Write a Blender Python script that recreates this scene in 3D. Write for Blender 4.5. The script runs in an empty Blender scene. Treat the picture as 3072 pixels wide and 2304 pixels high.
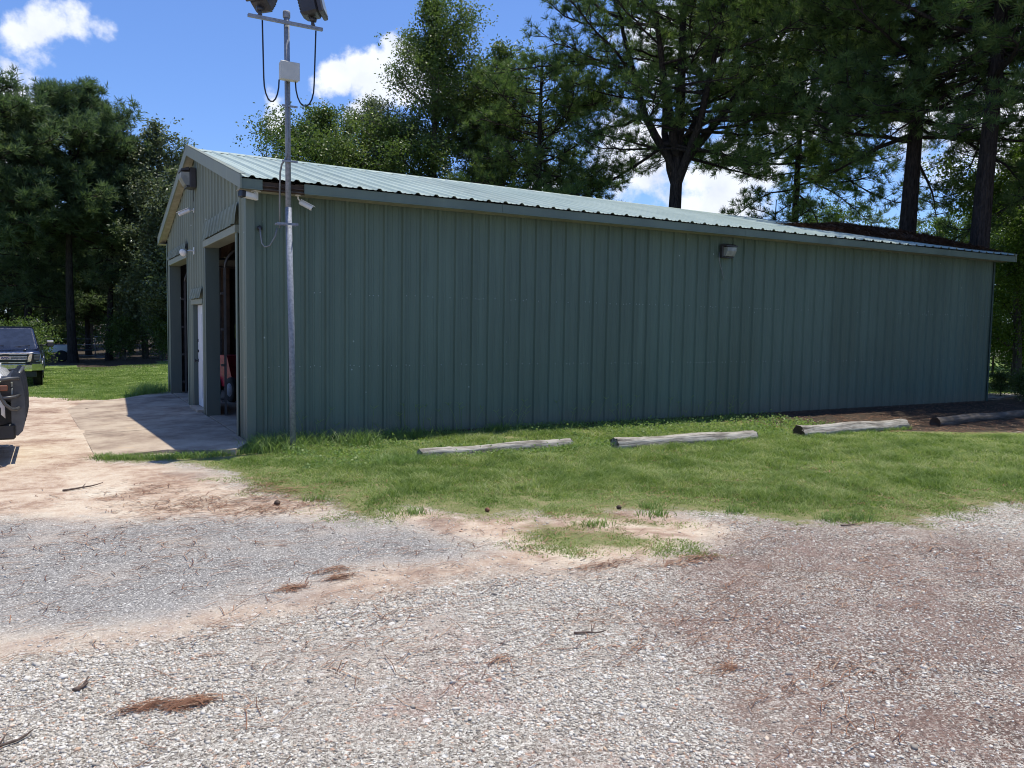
import bpy, math, random
import numpy as np
from mathutils import Matrix, Vector

# ------------------------------------------------------------------ camera, sky, sun, exposure
SC = bpy.context.scene
COL = SC.collection
RNG = np.random.default_rng(7)
random.seed(7)
YAW, PITCH, ROLL, FPX = math.radians(29.676), math.radians(4.141), math.radians(0.937), 2408.0
CAM = Vector((-2.414, -11.875, 1.72))
fw = Vector((math.sin(YAW)*math.cos(PITCH), math.cos(YAW)*math.cos(PITCH), -math.sin(PITCH)))
rt = Vector((math.cos(YAW), -math.sin(YAW), 0))
up = rt.cross(fw)
rt, up = math.cos(ROLL)*rt + math.sin(ROLL)*up, -math.sin(ROLL)*rt + math.cos(ROLL)*up
cd = bpy.data.cameras.new('camera'); cam = bpy.data.objects.new('camera', cd); COL.objects.link(cam)
cam.matrix_world = Matrix(((rt.x, up.x, -fw.x, CAM.x), (rt.y, up.y, -fw.y, CAM.y), (rt.z, up.z, -fw.z, CAM.z), (0, 0, 0, 1)))
cd.sensor_fit = 'HORIZONTAL'; cd.sensor_width = 36.0; cd.lens = FPX/3072*36.0
cd.clip_start = 0.05; cd.clip_end = 3000
SC.camera = cam

SUNV = Vector((0.212, 0.018, 1.0)).normalized()
world = bpy.data.worlds.new('World'); SC.world = world; world.use_nodes = True
wn, wl = world.node_tree.nodes, world.node_tree.links
wn.clear()
def WN(t, **k):
    n = wn.new(t)
    for a, b in k.items(): setattr(n, a, b)
    return n
wout = WN('ShaderNodeOutputWorld'); wbg = WN('ShaderNodeBackground')
sky = WN('ShaderNodeTexSky', sky_type='NISHITA', sun_disc=False)
sky.sun_elevation = math.asin(SUNV.z); sky.sun_rotation = math.atan2(SUNV.x, SUNV.y)
sky.altitude = 100; sky.air_density = 1.0; sky.dust_density = 0.6; sky.ozone_density = 3.0
tint = WN('ShaderNodeMix', data_type='RGBA', blend_type='MULTIPLY'); tint.inputs[0].default_value = 1.0
tint.inputs[7].default_value = (0.78, 0.97, 1.34, 1)
wl.new(sky.outputs[0], tint.inputs[6])
tc = WN('ShaderNodeTexCoord')
def cloud_dir(px, py):
    d = fw + rt*((px-1536)/FPX) - up*((py-1152)/FPX); return d.normalized()
warp = WN('ShaderNodeTexNoise'); warp.inputs['Scale'].default_value = 9; warp.inputs['Detail'].default_value = 6
wl.new(tc.outputs['Generated'], warp.inputs['Vector'])
wsub = WN('ShaderNodeVectorMath', operation='SUBTRACT'); wl.new(warp.outputs['Color'], wsub.inputs[0]); wsub.inputs[1].default_value = (.5, .5, .5)
wsc = WN('ShaderNodeVectorMath', operation='SCALE'); wl.new(wsub.outputs[0], wsc.inputs[0]); wsc.inputs['Scale'].default_value = 0.10
wadd = WN('ShaderNodeVectorMath', operation='ADD'); wl.new(tc.outputs['Generated'], wadd.inputs[0]); wl.new(wsc.outputs[0], wadd.inputs[1])
acc = None
# (px, py, radius in rad, strength): cumulus puffs over the tree line, given as directions in the sky
for px, py, rad, st in [(70, 85, .042, .85), (150, 65, .046, .95), (240, 80, .042, .85), (320, 92, .030, .7), (90, 160, .036, .6), (90, 230, .04, .55), (20, 240, .045, .85), (60, 275, .03, .7),
                        (1195, 205, .050, 1.3), (1105, 235, .046, 1.3), (1030, 265, .032, 1.1), (1240, 260, .06, 1.3), (1150, 280, .05, 1.2), (840, 365, .030, .9),
                        (20, 560, .06, .9), (120, 620, .05, .8), (200, 1000, .08, .8), (0, 760, .06, .8),
                        (2000, 150, .10, .9), (1880, 480, .09, .95), (2150, 560, .10, 1.0), (2350, 200, .12, .8), (2420, 330, .1, .8), (2800, 300, .12, .8), (3000, 380, .10, .9), (3040, 610, .05, .9), (1650, 620, .07, .8),
                        (2950, 100, .10, .7), (3050, 680, .05, .9), (-900, 400, .25, .9), (4200, 300, .3, .9)]:
    vd = WN('ShaderNodeVectorMath', operation='DISTANCE'); wl.new(wadd.outputs[0], vd.inputs[0]); vd.inputs[1].default_value = cloud_dir(px, py)
    mr = WN('ShaderNodeMapRange', interpolation_type='SMOOTHSTEP'); wl.new(vd.outputs['Value'], mr.inputs[0])
    mr.inputs[1].default_value = 0; mr.inputs[2].default_value = rad*1.25; mr.inputs[3].default_value = st; mr.inputs[4].default_value = 0
    if acc is None: acc = mr.outputs[0]
    else:
        mx = WN('ShaderNodeMath', operation='MAXIMUM'); wl.new(acc, mx.inputs[0]); wl.new(mr.outputs[0], mx.inputs[1]); acc = mx.outputs[0]
cn = WN('ShaderNodeTexNoise'); cn.inputs['Scale'].default_value = 34; cn.inputs['Detail'].default_value = 9; cn.inputs['Roughness'].default_value = .58
wl.new(tc.outputs['Generated'], cn.inputs['Vector'])
cmul = WN('ShaderNodeMath', operation='MULTIPLY_ADD'); wl.new(cn.outputs[0], cmul.inputs[0]); cmul.inputs[1].default_value = 1.3; cmul.inputs[2].default_value = -1.02
cadd = WN('ShaderNodeMath', operation='ADD'); wl.new(cmul.outputs[0], cadd.inputs[0]); wl.new(acc, cadd.inputs[1])
cden = WN('ShaderNodeMapRange', interpolation_type='SMOOTHSTEP'); wl.new(cadd.outputs[0], cden.inputs[0]); cden.inputs[1].default_value = -.02; cden.inputs[2].default_value = .42
cshade = WN('ShaderNodeTexNoise'); cshade.inputs['Scale'].default_value = 22; cshade.inputs['Detail'].default_value = 5; wl.new(tc.outputs['Generated'], cshade.inputs['Vector'])
ccol = WN('ShaderNodeMix', data_type='RGBA'); wl.new(cshade.outputs[0], ccol.inputs[0])
ccol.inputs[6].default_value = (4.2, 4.8, 6.2, 1); ccol.inputs[7].default_value = (9.4, 9.6, 10.0, 1)
cmix = WN('ShaderNodeMix', data_type='RGBA'); wl.new(cden.outputs[0], cmix.inputs[0]); wl.new(tint.outputs[2], cmix.inputs[6]); wl.new(ccol.outputs[2], cmix.inputs[7])
wl.new(cmix.outputs[2], wbg.inputs[0]); wbg.inputs[1].default_value = 0.125
wl.new(wbg.outputs[0], wout.inputs[0])

sd = bpy.data.lights.new('sun', 'SUN'); sd.energy = 4.7; sd.angle = math.radians(0.53); sd.color = (1.0, 0.945, 0.82)
sun = bpy.data.objects.new('sun', sd); COL.objects.link(sun)
sun.rotation_euler = SUNV.to_track_quat('Z', 'Y').to_euler(); sun.location = (10, 0, 30)
SC.view_settings.view_transform = 'Standard'; SC.view_settings.look = 'None'
SC.view_settings.exposure = 0.12; SC.view_settings.gamma = 1.0; SC.view_settings.use_curve_mapping = False
SC.render.engine = 'CYCLES'; SC.cycles.pixel_filter_type = 'BLACKMAN_HARRIS'; SC.cycles.filter_width = 1.05
SC.cycles.max_bounces = 5; SC.cycles.diffuse_bounces = 3; SC.cycles.glossy_bounces = 3; SC.cycles.transmission_bounces = 3; SC.cycles.transparent_max_bounces = 4

# ------------------------------------------------------------------ small numpy helpers
def vnoise(x, y, s=1.0, seed=0):
    x = np.asarray(x, float)*s + 1000; y = np.asarray(y, float)*s + 1000
    xi = np.floor(x).astype(np.int64); yi = np.floor(y).astype(np.int64); fx = x-xi; fy = y-yi
    fx = fx*fx*(3-2*fx); fy = fy*fy*(3-2*fy)
    def h(a, b):
        n = (a*374761393 + b*668265263 + seed*982451653) & 0x7fffffff
        n = ((n ^ (n >> 13))*1274126177) & 0x7fffffff
        return ((n ^ (n >> 16)) & 0xffff)/65535.0
    return (h(xi, yi)*(1-fx)+h(xi+1, yi)*fx)*(1-fy)+(h(xi, yi+1)*(1-fx)+h(xi+1, yi+1)*fx)*fy
def fbm(x, y, s=1.0, seed=0, o=4):
    t = 0; a = .5
    for i in range(o): t = t+a*vnoise(x, y, s*2**i, seed+i*17); a *= .5
    return t/(1-.5**o)
def sstep(a, b, x):
    t = np.clip((x-a)/(b-a), 0, 1); return t*t*(3-2*t)
def sdf(poly, x, y):
    """signed distance, positive inside"""
    P = np.array(poly); x = np.asarray(x, float); y = np.asarray(y, float)
    d = np.full(x.shape, 1e9); ins = np.zeros(x.shape, bool)
    for i in range(len(P)):
        a = P[i]; b = P[(i+1) % len(P)]
        e = b-a; L = max(e@e, 1e-12)
        t = np.clip(((x-a[0])*e[0]+(y-a[1])*e[1])/L, 0, 1)
        d = np.minimum(d, np.hypot(x-a[0]-t*e[0], y-a[1]-t*e[1]))
        c = ((a[1] > y) != (b[1] > y))
        with np.errstate(divide='ignore', invalid='ignore'):
            xx = (b[0]-a[0])*(y-a[1])/(b[1]-a[1]+1e-12)+a[0]
        ins ^= c & (x < xx)
    return np.where(ins, d, -d)

POLY = {
 'lawn': [(-0.1, 0.7), (-0.45, -0.38), (-1.0, -.02), (-2.0, -0.20), (-1.84, -0.50), (-1.17, -0.92), (-0.84, -1.64), (-0.68, -2.47), (-0.62, -3.21), (-0.41, -3.66), (-0.17, -3.78), (-0.12, -4.53), (0.1, -4.92), (0.41, -4.71), (0.64, -4.66), (0.9, -5.24), (1.21, -5.32), (1.57, -5.34), (1.75, -5.65), (1.65, -6.02), (1.23, -6.13), (0.97, -6.29), (1.12, -6.6), (1.53, -6.73), (2.06, -6.88), (2.16, -6.52), (2.07, -6.16), (2.00, -5.82), (2.16, -6.13), (2.36, -6.36), (2.61, -6.35), (2.54, -5.96), (2.48, -5.63), (3.03, -5.89), (3.29, -6.17), (3.43, -6.47), (3.53, -6.86), (4.03, -6.9), (4.44, -7.24), (4.65, -7.5), (5.11, -7.28), (5.58, -7.19), (6.38, -7.33), (8.34, -7.81), (20.17, -7.16), (24, -5.2), (15.78, -4.6), (12.18, -3.1), (11.24, -2.4), (10.3, -1.9), (9.9, -1.3), (9.65, -0.78), (9.35, -0.19), (9.0, 0.4), (0.14, 0.71)],
 'lawnleft': [(-2.97, 9.59), (-2.21, 8.97), (-1.57, 8.16), (-1.03, 8.2), (-0.53, 8.9), (-.1, 9.2), (30, 9.4), (60, 30), (60, 60), (-40, 60), (-40, 14), (-6, 10.3)],
 'lawnfar': [(21.0, 2.2), (24, 1.6), (40, -2), (60, -4), (60, 30), (24, 20), (20, 8)],
 'asph': [(-4.67, -2.55), (-2.88, -3.44), (-2.1, -3.95), (-1.51, -4.08), (-1.01, -4.25), (-0.45, -4.45), (-0.08, -4.8), (0.25, -5.2), (0.46, -5.69), (0.65, -6.13), (0.33, -6.27), (-0.03, -6.26), (-0.53, -6.16), (-0.84, -6.44), (-1.13, -6.6), (-1.54, -6.54), (-1.89, -6.63), (-2.22, -6.67), (-2.73, -6.53), (-3.81, -6.21), (-9, -6), (-9, -2.5)],
 'sand': [(-12, 13), (-2.88, 9.74), (-1.56, 8.39), (0, 6), (0, 0), (-1.94, -0.3), (-1.18, -0.97), (-0.7, -2.57), (-0.62, -3.56), (-0.19, -3.86), (-0.11, -4.61), (-1.02, -4.27), (-1.57, -4.09), (-2.1, -3.99), (-2.88, -3.48), (-4.67, -2.55), (-12, -1)],
 'sand2': [(-9, -5.9), (-3.8, -6.15), (-2.73, -6.48), (-2.22, -6.6), (-1.85, -6.6), (-1.44, -6.5), (-1.13, -6.55), (-0.83, -6.4), (-0.42, -6.21), (-0.05, -6.3), (0.37, -6.31), (0.69, -6.15), (0.4, -5.2), (0.1, -4.6), (0.6, -4.5), (1.12, -5.2), (1.75, -5.4), (2.53, -5.47), (2.9, -5.9), (2.9, -6.4), (2.25, -6.92), (1.28, -7.06), (0.48, -6.76), (-0.31, -6.72), (-1.1, -6.9), (-1.7, -6.95), (-2.23, -6.96), (-2.71, -6.87), (-9, -6.6)],
 'red': [(1.87, -6.73), (3.19, -6.6), (4.6, -7.4), (5.2, -8.74), (5.24, -11.4), (1.35, -11.53), (-0.05, -9.9), (0.25, -9.3), (0.57, -8.47), (1.14, -7.44)],
 'tuft': [(.85, -6.05), (1.1, -6.6), (1.6, -6.85), (2.1, -6.95), (2.2, -6.5), (1.9, -6.0), (1.6, -5.5), (1.3, -5.4)],
 'mulch': [(9.0, 0.5), (19.28, 0.9), (22.27, 1.3), (26.9, -0.6), (26, -5.8), (15.78, -5.0), (12.18, -3.5), (11.0, -2.7), (10.0, -2.1), (9.2, -1.5), (8.72, -0.53), (3.0, -.25), (3, .5)],
}
APRON = [(-.02, -.02), (-.02, 9.3), (-.35, 9.1), (-1.04, 8.25), (-1.95, 7.75), (-2.25, 7.0), (-2.05, 2.2), (-1.98, -.12), (-1.1, .0), (-.7, -.35), (-.3, -.55)]
def gz(x, y):
    x = np.asarray(x, float); y = np.asarray(y, float)
    z = -0.10 + 0.035*(fbm(x, y, .35, 3)-.5) + 0.012*(fbm(x, y, 2.2, 9, 3)-.5)
    z = z + 0.055*sstep(-1.2, -.1, y)*sstep(-.3, .5, x)*sstep(19, 18.3, x)          # bank of soil against the long wall
    z = z - 0.05*sstep(.08, .35, sdf(APRON, x, y)+.25*(fbm(x, y, 2.5, 44)-.5))
    z = z - 0.42*sstep(9.8, 18, y)*sstep(9, -1, x)                                  # the far lawn falls away gently
    return z

# ------------------------------------------------------------------ object helpers
def link(o):
    COL.objects.link(o); return o
def tag(o, label=None, cat=None, group=None, kind=None):
    if label: o['label'] = label
    if cat: o['category'] = cat
    if group: o['group'] = group
    if kind: o['kind'] = kind
    return o
def empty(name, loc=(0, 0, 0), rz=0.0):
    o = link(bpy.data.objects.new(name, None)); o.location = loc; o.rotation_euler = (0, 0, rz); o.empty_display_size = .2
    return o
def mesh_np(name, V, F, mat, parent=None, smooth=False, tint=None):
    """V (n,3), F (m,k) arrays -> object"""
    V = np.asarray(V, np.float32); F = np.asarray(F, np.int32)
    me = bpy.data.meshes.new(name); n, kk = F.shape
    me.vertices.add(len(V)); me.vertices.foreach_set('co', V.ravel())
    me.loops.add(n*kk); me.loops.foreach_set('vertex_index', F.ravel())
    me.polygons.add(n); me.polygons.foreach_set('loop_start', np.arange(0, n*kk, kk, dtype=np.int32))
    me.polygons.foreach_set('loop_total', np.full(n, kk, np.int32))
    if smooth: me.polygons.foreach_set('use_smooth', np.ones(n, bool))
    me.update(calc_edges=True)
    if tint is not None:
        A = me.attributes.new('tint', 'FLOAT', 'POINT'); A.data.foreach_set('value', np.asarray(tint, np.float32))
    me.materials.append(mat)
    o = link(bpy.data.objects.new(name, me))
    if parent: o.parent = parent
    return o
class MB:
    def __init__(s): s.v = []; s.f = []; s.sm = []
    def add(s, V, F, smooth=False):
        b = len(s.v); s.v += [tuple(map(float, p)) for p in V]; s.f += [tuple(i+b for i in f) for f in F]; s.sm += [smooth]*len(F); return s
    def box(s, x0, x1, y0, y1, z0, z1, M=None, ch=0.0):
        if ch > 0:
            c = min(ch, (x1-x0)*.45, (y1-y0)*.45, (z1-z0)*.45)
            # chamfered box through 24 vertices
            V = []; X = (x0, x1); Y = (y0, y1); Z = (z0, z1); idx = {}
            for i in (0, 1):
                for j in (0, 1):
                    for k in (0, 1):
                        sx = 1 if i == 0 else -1; sy = 1 if j == 0 else -1; sz = 1 if k == 0 else -1
                        idx[i, j, k, 'x'] = len(V); V.append((X[i], Y[j]+sy*c, Z[k]+sz*c))
                        idx[i, j, k, 'y'] = len(V); V.append((X[i]+sx*c, Y[j], Z[k]+sz*c))
                        idx[i, j, k, 'z'] = len(V); V.append((X[i]+sx*c, Y[j]+sy*c, Z[k]))
            F = []
            for i in (0, 1):
                q = [idx[i, 0, 0, 'x'], idx[i, 1, 0, 'x'], idx[i, 1, 1, 'x'], idx[i, 0, 1, 'x']]; F.append(q if i else q[::-1])
                q = [idx[0, i, 0, 'y'], idx[1, i, 0, 'y'], idx[1, i, 1, 'y'], idx[0, i, 1, 'y']]; F.append(q[::-1] if i else q)
                q = [idx[0, 0, i, 'z'], idx[1, 0, i, 'z'], idx[1, 1, i, 'z'], idx[0, 1, i, 'z']]; F.append(q if i else q[::-1])
            for i in (0, 1):
                for j in (0, 1):
                    q = [idx[i, j, 0, 'x'], idx[i, j, 1, 'x'], idx[i, j, 1, 'y'], idx[i, j, 0, 'y']]; F.append(q if (i ^ j) else q[::-1])
                    q = [idx[i, 0, j, 'x'], idx[i, 1, j, 'x'], idx[i, 1, j, 'z'], idx[i, 0, j, 'z']]; F.append(q[::-1] if (i ^ j) else q)
                    q = [idx[0, i, j, 'y'], idx[1, i, j, 'y'], idx[1, i, j, 'z'], idx[0, i, j, 'z']]; F.append(q if (i ^ j) else q[::-1])
                    for k in (0, 1):
                        q = [idx[i, j, k, 'x'], idx[i, j, k, 'y'], idx[i, j, k, 'z']]; F.append(q if (i ^ j ^ k) else q[::-1])
        else:
            V = [(x, y, z) for x in (x0, x1) for y in (y0, y1) for z in (z0, z1)]
            F = [(0, 1, 3, 2), (4, 6, 7, 5), (0, 4, 5, 1), (2, 3, 7, 6), (0, 2, 6, 4), (1, 5, 7, 3)]
        if M is not None: V = [tuple(M @ Vector(p)) for p in V]
        return s.add(V, F)
    def tube(s, pts, r, n=8, cap=True, M=None):
        pts = [Vector(p) for p in pts]; rs = r if isinstance(r, (list, tuple)) else [r]*len(pts)
        V = []; ref = None
        for i, p in enumerate(pts):
            t = (pts[min(i+1, len(pts)-1)]-pts[max(i-1, 0)]).normalized()
            if ref is None: ref = Vector((0, 0, 1)) if abs(t.z) < .9 else Vector((1, 0, 0))
            u = (ref-t*ref.dot(t)).normalized(); w = t.cross(u); ref = u
            for k in range(n):
                a = 2*math.pi*k/n; V.append(p+(u*math.cos(a)+w*math.sin(a))*rs[i])
        F = []
        for i in range(len(pts)-1):
            for k in range(n):
                F.append((i*n+k, i*n+(k+1) % n, (i+1)*n+(k+1) % n, (i+1)*n+k))
        if M is not None: V = [M @ p for p in V]
        s.add(V, F, True)
        if cap:
            b = len(s.v)-len(V); s.f.append(tuple(b+k for k in range(n))[::-1]); s.f.append(tuple(b+(len(pts)-1)*n+k for k in range(n))); s.sm += [False, False]
        return s
    def lathe(s, prof, n=24, M=None, caps=True):
        """prof: (radius, height) pairs about local Z"""
        V = [(r*math.cos(2*math.pi*k/n), r*math.sin(2*math.pi*k/n), h) for r, h in prof for k in range(n)]
        F = [(i*n+k, i*n+(k+1) % n, (i+1)*n+(k+1) % n, (i+1)*n+k) for i in range(len(prof)-1) for k in range(n)]
        if M is not None: V = [tuple(M @ Vector(p)) for p in V]
        s.add(V, F, True)
        if caps:
            b = len(s.v)-len(V)
            s.f.append(tuple(b+k for k in range(n))[::-1]); s.f.append(tuple(b+(len(prof)-1)*n+k for k in range(n))); s.sm += [False, False]
        return s
    def prism(s, poly, axis, a, b, M=None):
        """poly of 2D points extruded along axis ('x','y','z') from a to b"""
        def mk(p, t):
            return {'x': (t, p[0], p[1]), 'y': (p[0], t, p[1]), 'z': (p[0], p[1], t)}[axis]
        n = len(poly); V = [mk(p, a) for p in poly]+[mk(p, b) for p in poly]
        if M is not None: V = [tuple(M @ Vector(p)) for p in V]
        F = [(i, (i+1) % n, n+(i+1) % n, n+i) for i in range(n)]+[tuple(range(n))[::-1], tuple(range(n, 2*n))]
        return s.add(V, F)
    def build(s, name, mat, parent=None, recalc=True):
        me = bpy.data.meshes.new(name); me.from_pydata(s.v, [], s.f); me.polygons.foreach_set('use_smooth', s.sm)
        me.materials.append(mat)
        if recalc:
            import bmesh
            bm = bmesh.new(); bm.from_mesh(me); bmesh.ops.recalc_face_normals(bm, faces=bm.faces); bm.to_mesh(me); bm.free()
        me.update()
        o = link(bpy.data.objects.new(name, me))
        if parent: o.parent = parent
        return o
def T(x, y, z): return Matrix.Translation((x, y, z))
def Rm(a, ax): return Matrix.Rotation(a, 4, ax)
def copy_tree(o, parent=None):
    c = o.copy(); COL.objects.link(c)
    if parent: c.parent = parent
    for ch in list(o.children): copy_tree(ch, c)
    return c

# ------------------------------------------------------------------ materials
class NT:
    def __init__(s, name):
        s.m = bpy.data.materials.new(name); s.m.use_nodes = True; s.n = s.m.node_tree.nodes; s.l = s.m.node_tree.links
        s.n.clear(); s.out = s.n.new('ShaderNodeOutputMaterial'); s.b = s.n.new('ShaderNodeBsdfPrincipled'); s.l.new(s.b.outputs[0], s.out.inputs[0])
        s.tc = s.n.new('ShaderNodeTexCoord')
    def _in(s, sock, v):
        if v is None: return
        if hasattr(v, 'is_output') or hasattr(v, 'links'): s.l.new(v, sock)
        else:
            if isinstance(v, (tuple, list)) and len(v) == 3 and sock.type == 'RGBA': v = (*v, 1)
            sock.default_value = v
    def noise(s, scale, detail=4, rough=.55, vec=None, dist=0):
        n = s.n.new('ShaderNodeTexNoise'); n.inputs['Scale'].default_value = scale; n.inputs['Detail'].default_value = detail
        n.inputs['Roughness'].default_value = rough; n.inputs['Distortion'].default_value = dist
        s.l.new(vec or s.tc.outputs['Object'], n.inputs['Vector']); return n.outputs[0]
    def noisec(s, scale, detail=2, vec=None):
        n = s.n.new('ShaderNodeTexNoise'); n.inputs['Scale'].default_value = scale; n.inputs['Detail'].default_value = detail
        s.l.new(vec or s.tc.outputs['Object'], n.inputs['Vector']); return n.outputs[1]
    def map(s, scale=(1, 1, 1), rot=(0, 0, 0), vec=None):
        n = s.n.new('ShaderNodeMapping'); n.inputs['Scale'].default_value = scale; n.inputs['Rotation'].default_value = rot
        s.l.new(vec or s.tc.outputs['Object'], n.inputs['Vector']); return n.outputs[0]
    def vor(s, scale, feature='F1', vec=None, rnd=1.0):
        n = s.n.new('ShaderNodeTexVoronoi'); n.feature = feature; n.inputs['Scale'].default_value = scale; n.inputs['Randomness'].default_value = rnd
        s.l.new(vec or s.tc.outputs['Object'], n.inputs['Vector']); return n
    def mr(s, v, a, b, c=0., d=1., smooth=True):
        n = s.n.new('ShaderNodeMapRange'); n.interpolation_type = 'SMOOTHSTEP' if smooth else 'LINEAR'
        for i, q in enumerate((v, a, b, c, d)): s._in(n.inputs[i], q)
        return n.outputs[0]
    def math(s, op, a, b=None, c=None, clamp=False):
        n = s.n.new('ShaderNodeMath'); n.operation = op; n.use_clamp = clamp
        for i, q in enumerate((a, b, c)):
            if q is not None: s._in(n.inputs[i], q)
        return n.outputs[0]
    def mix(s, f, a, b, mode='MIX'):
        n = s.n.new('ShaderNodeMix'); n.data_type = 'RGBA'; n.blend_type = mode
        s._in(n.inputs[0], f); s._in(n.inputs[6], a); s._in(n.inputs[7], b); return n.outputs[2]
    def ramp(s, f, stops):
        n = s.n.new('ShaderNodeValToRGB'); e = n.color_ramp.elements
        while len(e) < len(stops): e.new(.5)
        for i, (p, c) in enumerate(stops): e[i].position = p; e[i].color = (*c, 1)
        s._in(n.inputs[0], f); return n.outputs[0]
    def attr(s, name):
        n = s.n.new('ShaderNodeAttribute'); n.attribute_name = name; return n.outputs['Fac']
    def geo(s, o):
        n = s.n.new('ShaderNodeNewGeometry'); return n.outputs[o]
    def bump(s, h, strength=.5, dist=.01, prev=None):
        n = s.n.new('ShaderNodeBump'); n.inputs['Strength'].default_value = strength; n.inputs['Distance'].default_value = dist
        s._in(n.inputs['Height'], h)
        if prev: s.l.new(prev, n.inputs['Normal'])
        return n.outputs[0]
    def set(s, **k):
        for a, v in k.items(): s._in(s.b.inputs[a.replace('_', ' ')], v)
        return s
def simple(name, col, rough=.6, metal=0., var=.18, vs=6., bump=0., bs=60., spec=None, coat=None):
    t = NT(name); n = t.noise(vs, 6, .6)
    c = t.mix(t.mr(n, .3, .7), tuple(v*(1-var) for v in col), tuple(min(1, v*(1+var)) for v in col))
    t.set(Base_Color=c, Metallic=metal, Roughness=t.mr(t.noise(vs*2.3, 4), .3, .7, max(0, rough-.08), min(1, rough+.08)))
    if spec is not None: t.b.inputs['Specular IOR Level'].default_value = spec
    if coat: t.b.inputs['Coat Weight'].default_value = coat
    if bump: t.set(Normal=t.bump(t.noise(bs, 4), bump, .004))
    return t.m

def mat_ground():
    t = NT('ground_mixed'); b = t.b
    # thresholds: signed distances from the mesh, broken up by noise
    def mask(name, amp, w, sc=1.6, sc2=9., off=0.):
        n = t.math('ADD', t.math('MULTIPLY', t.math('SUBTRACT', t.noise(sc, 6, .6), .5), amp), t.math('MULTIPLY', t.math('SUBTRACT', t.noise(sc2, 4, .6), .5), amp*.5))
        return t.mr(t.math('ADD', t.attr(name), n), -w-off, w-off)
    m_l = mask('lawn', .85, .12, 2.2, 14, -.17); m_a = mask('asph', 1.2, .34); m_s = mask('sand', 1.0, .35); m_r = mask('red', 2.2, .8, .9, 7); m_m = mask('mulch', 1.6, .25)
    # gravel
    vecw = t.n.new('ShaderNodeVectorMath'); vecw.operation = 'MULTIPLY_ADD'
    t.l.new(t.noisec(22), vecw.inputs[0]); vecw.inputs[1].default_value = (.03, .03, .0); t.l.new(t.tc.outputs['Object'], vecw.inputs[2])
    vv = vecw.outputs[0]
    v1 = t.vor(50, vec=vv); v2 = t.vor(115, vec=vv); v3 = t.vor(17, vec=vv)
    e1 = t.vor(50, 'DISTANCE_TO_EDGE', vec=vv).outputs['Distance']
    def sepx(c):
        n = t.n.new('ShaderNodeSeparateColor'); t.l.new(c, n.inputs[0]); return n.outputs
    c1 = sepx(v1.outputs['Color']); c2 = sepx(v2.outputs['Color']); c3 = sepx(v3.outputs['Color'])
    stone = t.ramp(c1[0], [(0, (.19, .165, .135)), (.22, (.36, .325, .275)), (.55, (.53, .49, .425)), (.85, (.67, .635, .56)), (1, (.78, .75, .68))])
    stone = t.mix(t.math('MULTIPLY', t.math('GREATER_THAN', c1[1], .86), .7), stone, (.50, .30, .20))
    small = t.ramp(c2[0], [(0, (.09, .078, .065)), (.35, (.28, .245, .205)), (.8, (.52, .475, .41)), (1, (.70, .67, .60))])
    dirt = t.mix(t.mr(t.noise(3, 5), .35, .65), (.36, .295, .245), (.52, .445, .375))
    inside = t.mr(e1, .02, .10)
    gsel = t.math('GREATER_THAN', c1[2], .42)
    gravel = t.mix(t.math('MULTIPLY', inside, gsel), small, stone)
    big = t.mix(t.math('MULTIPLY', t.math('GREATER_THAN', c3[0], .93), t.mr(v3.outputs['Distance'], .42, .34)), gravel, (.72, .70, .66))
    gravel = t.mix(t.mr(t.noise(1.1, 6, .66), .46, .70, .0, .62), big, dirt)
    gravel = t.mix(t.mr(t.noise(.7, 6, .7), .54, .68, 0, .42), gravel, (.36, .225, .185))
    # reddish-brown stained area
    rdirt = t.mix(t.mr(t.noise(5, 5), .3, .7), (.075, .045, .038), (.17, .105, .082))
    rmask = t.math('MULTIPLY', m_r, t.mr(t.math('ADD', t.math('MULTIPLY', c2[0], .55), t.math('MULTIPLY', t.noise(1.7, 5, .65), .75)), .88, .52))
    gravel = t.mix(t.math('MULTIPLY', rmask, .88), gravel, rdirt)
    gravel = t.mix(t.math('MULTIPLY', m_r, t.mr(t.noise(1.9, 6, .7), .42, .62, .08, .5)), gravel, (.24, .16, .132))
    needles = t.noise(26, 3, .6, t.map((1, .16, 1), (0, 0, .9))); needles2 = t.noise(26, 3, .6, t.map((.14, 1, 1), (0, 0, .3)))
    nd = t.math('MAXIMUM', t.mr(needles, .68, .73), t.mr(needles2, .69, .74))
    gravel = t.mix(t.math('MULTIPLY', nd, t.mr(t.noise(.9, 4), .45, .62, .1, .6)), gravel, (.20, .12, .09))
    # worn asphalt with white chips and pinkish dust
    as1 = t.ramp(c2[1], [(0, (.14, .134, .126)), (.5, (.272, .258, .243)), (.86, (.36, .34, .318)), (.95, (.60, .58, .53)), (1, (.74, .72, .66))])
    dust = t.mr(t.noise(1.3, 6, .65), .46, .78, .03, .75)
    as1 = t.mix(dust, as1, t.mix(c2[0], (.37, .315, .265), (.55, .475, .40)))
    as1 = t.mix(t.math('MULTIPLY', nd, .45), as1, (.17, .10, .08))
    # sand / clay
    sn = t.math('ADD', t.math('MULTIPLY', t.noise(.85, 9, .72, t.map((1, 1.15, 1), (0, 0, .25)), .5), .7), t.math('MULTIPLY', t.noise(7, 7, .7), .3))
    sand = t.ramp(sn, [(.36, (.18, .11, .08)), (.43, (.34, .235, .17)), (.49, (.50, .385, .29)), (.56, (.60, .505, .39)), (.67, (.68, .615, .50))])
    sand = t.mix(t.mr(t.noise(45, 6, .8), .42, .66, 0, .45), sand, (.34, .235, .17))
    ch = t.math('MULTIPLY', t.math('GREATER_THAN', c1[1], .80), t.mr(v1.outputs['Distance'], .38, .30))
    sand = t.mix(t.math('MULTIPLY', ch, .7), sand, (.55, .50, .45))
    sand = t.mix(t.math('MULTIPLY', nd, .35), sand, (.22, .12, .08))
    # lawn floor
    ln = t.noise(7, 6, .65)
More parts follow.
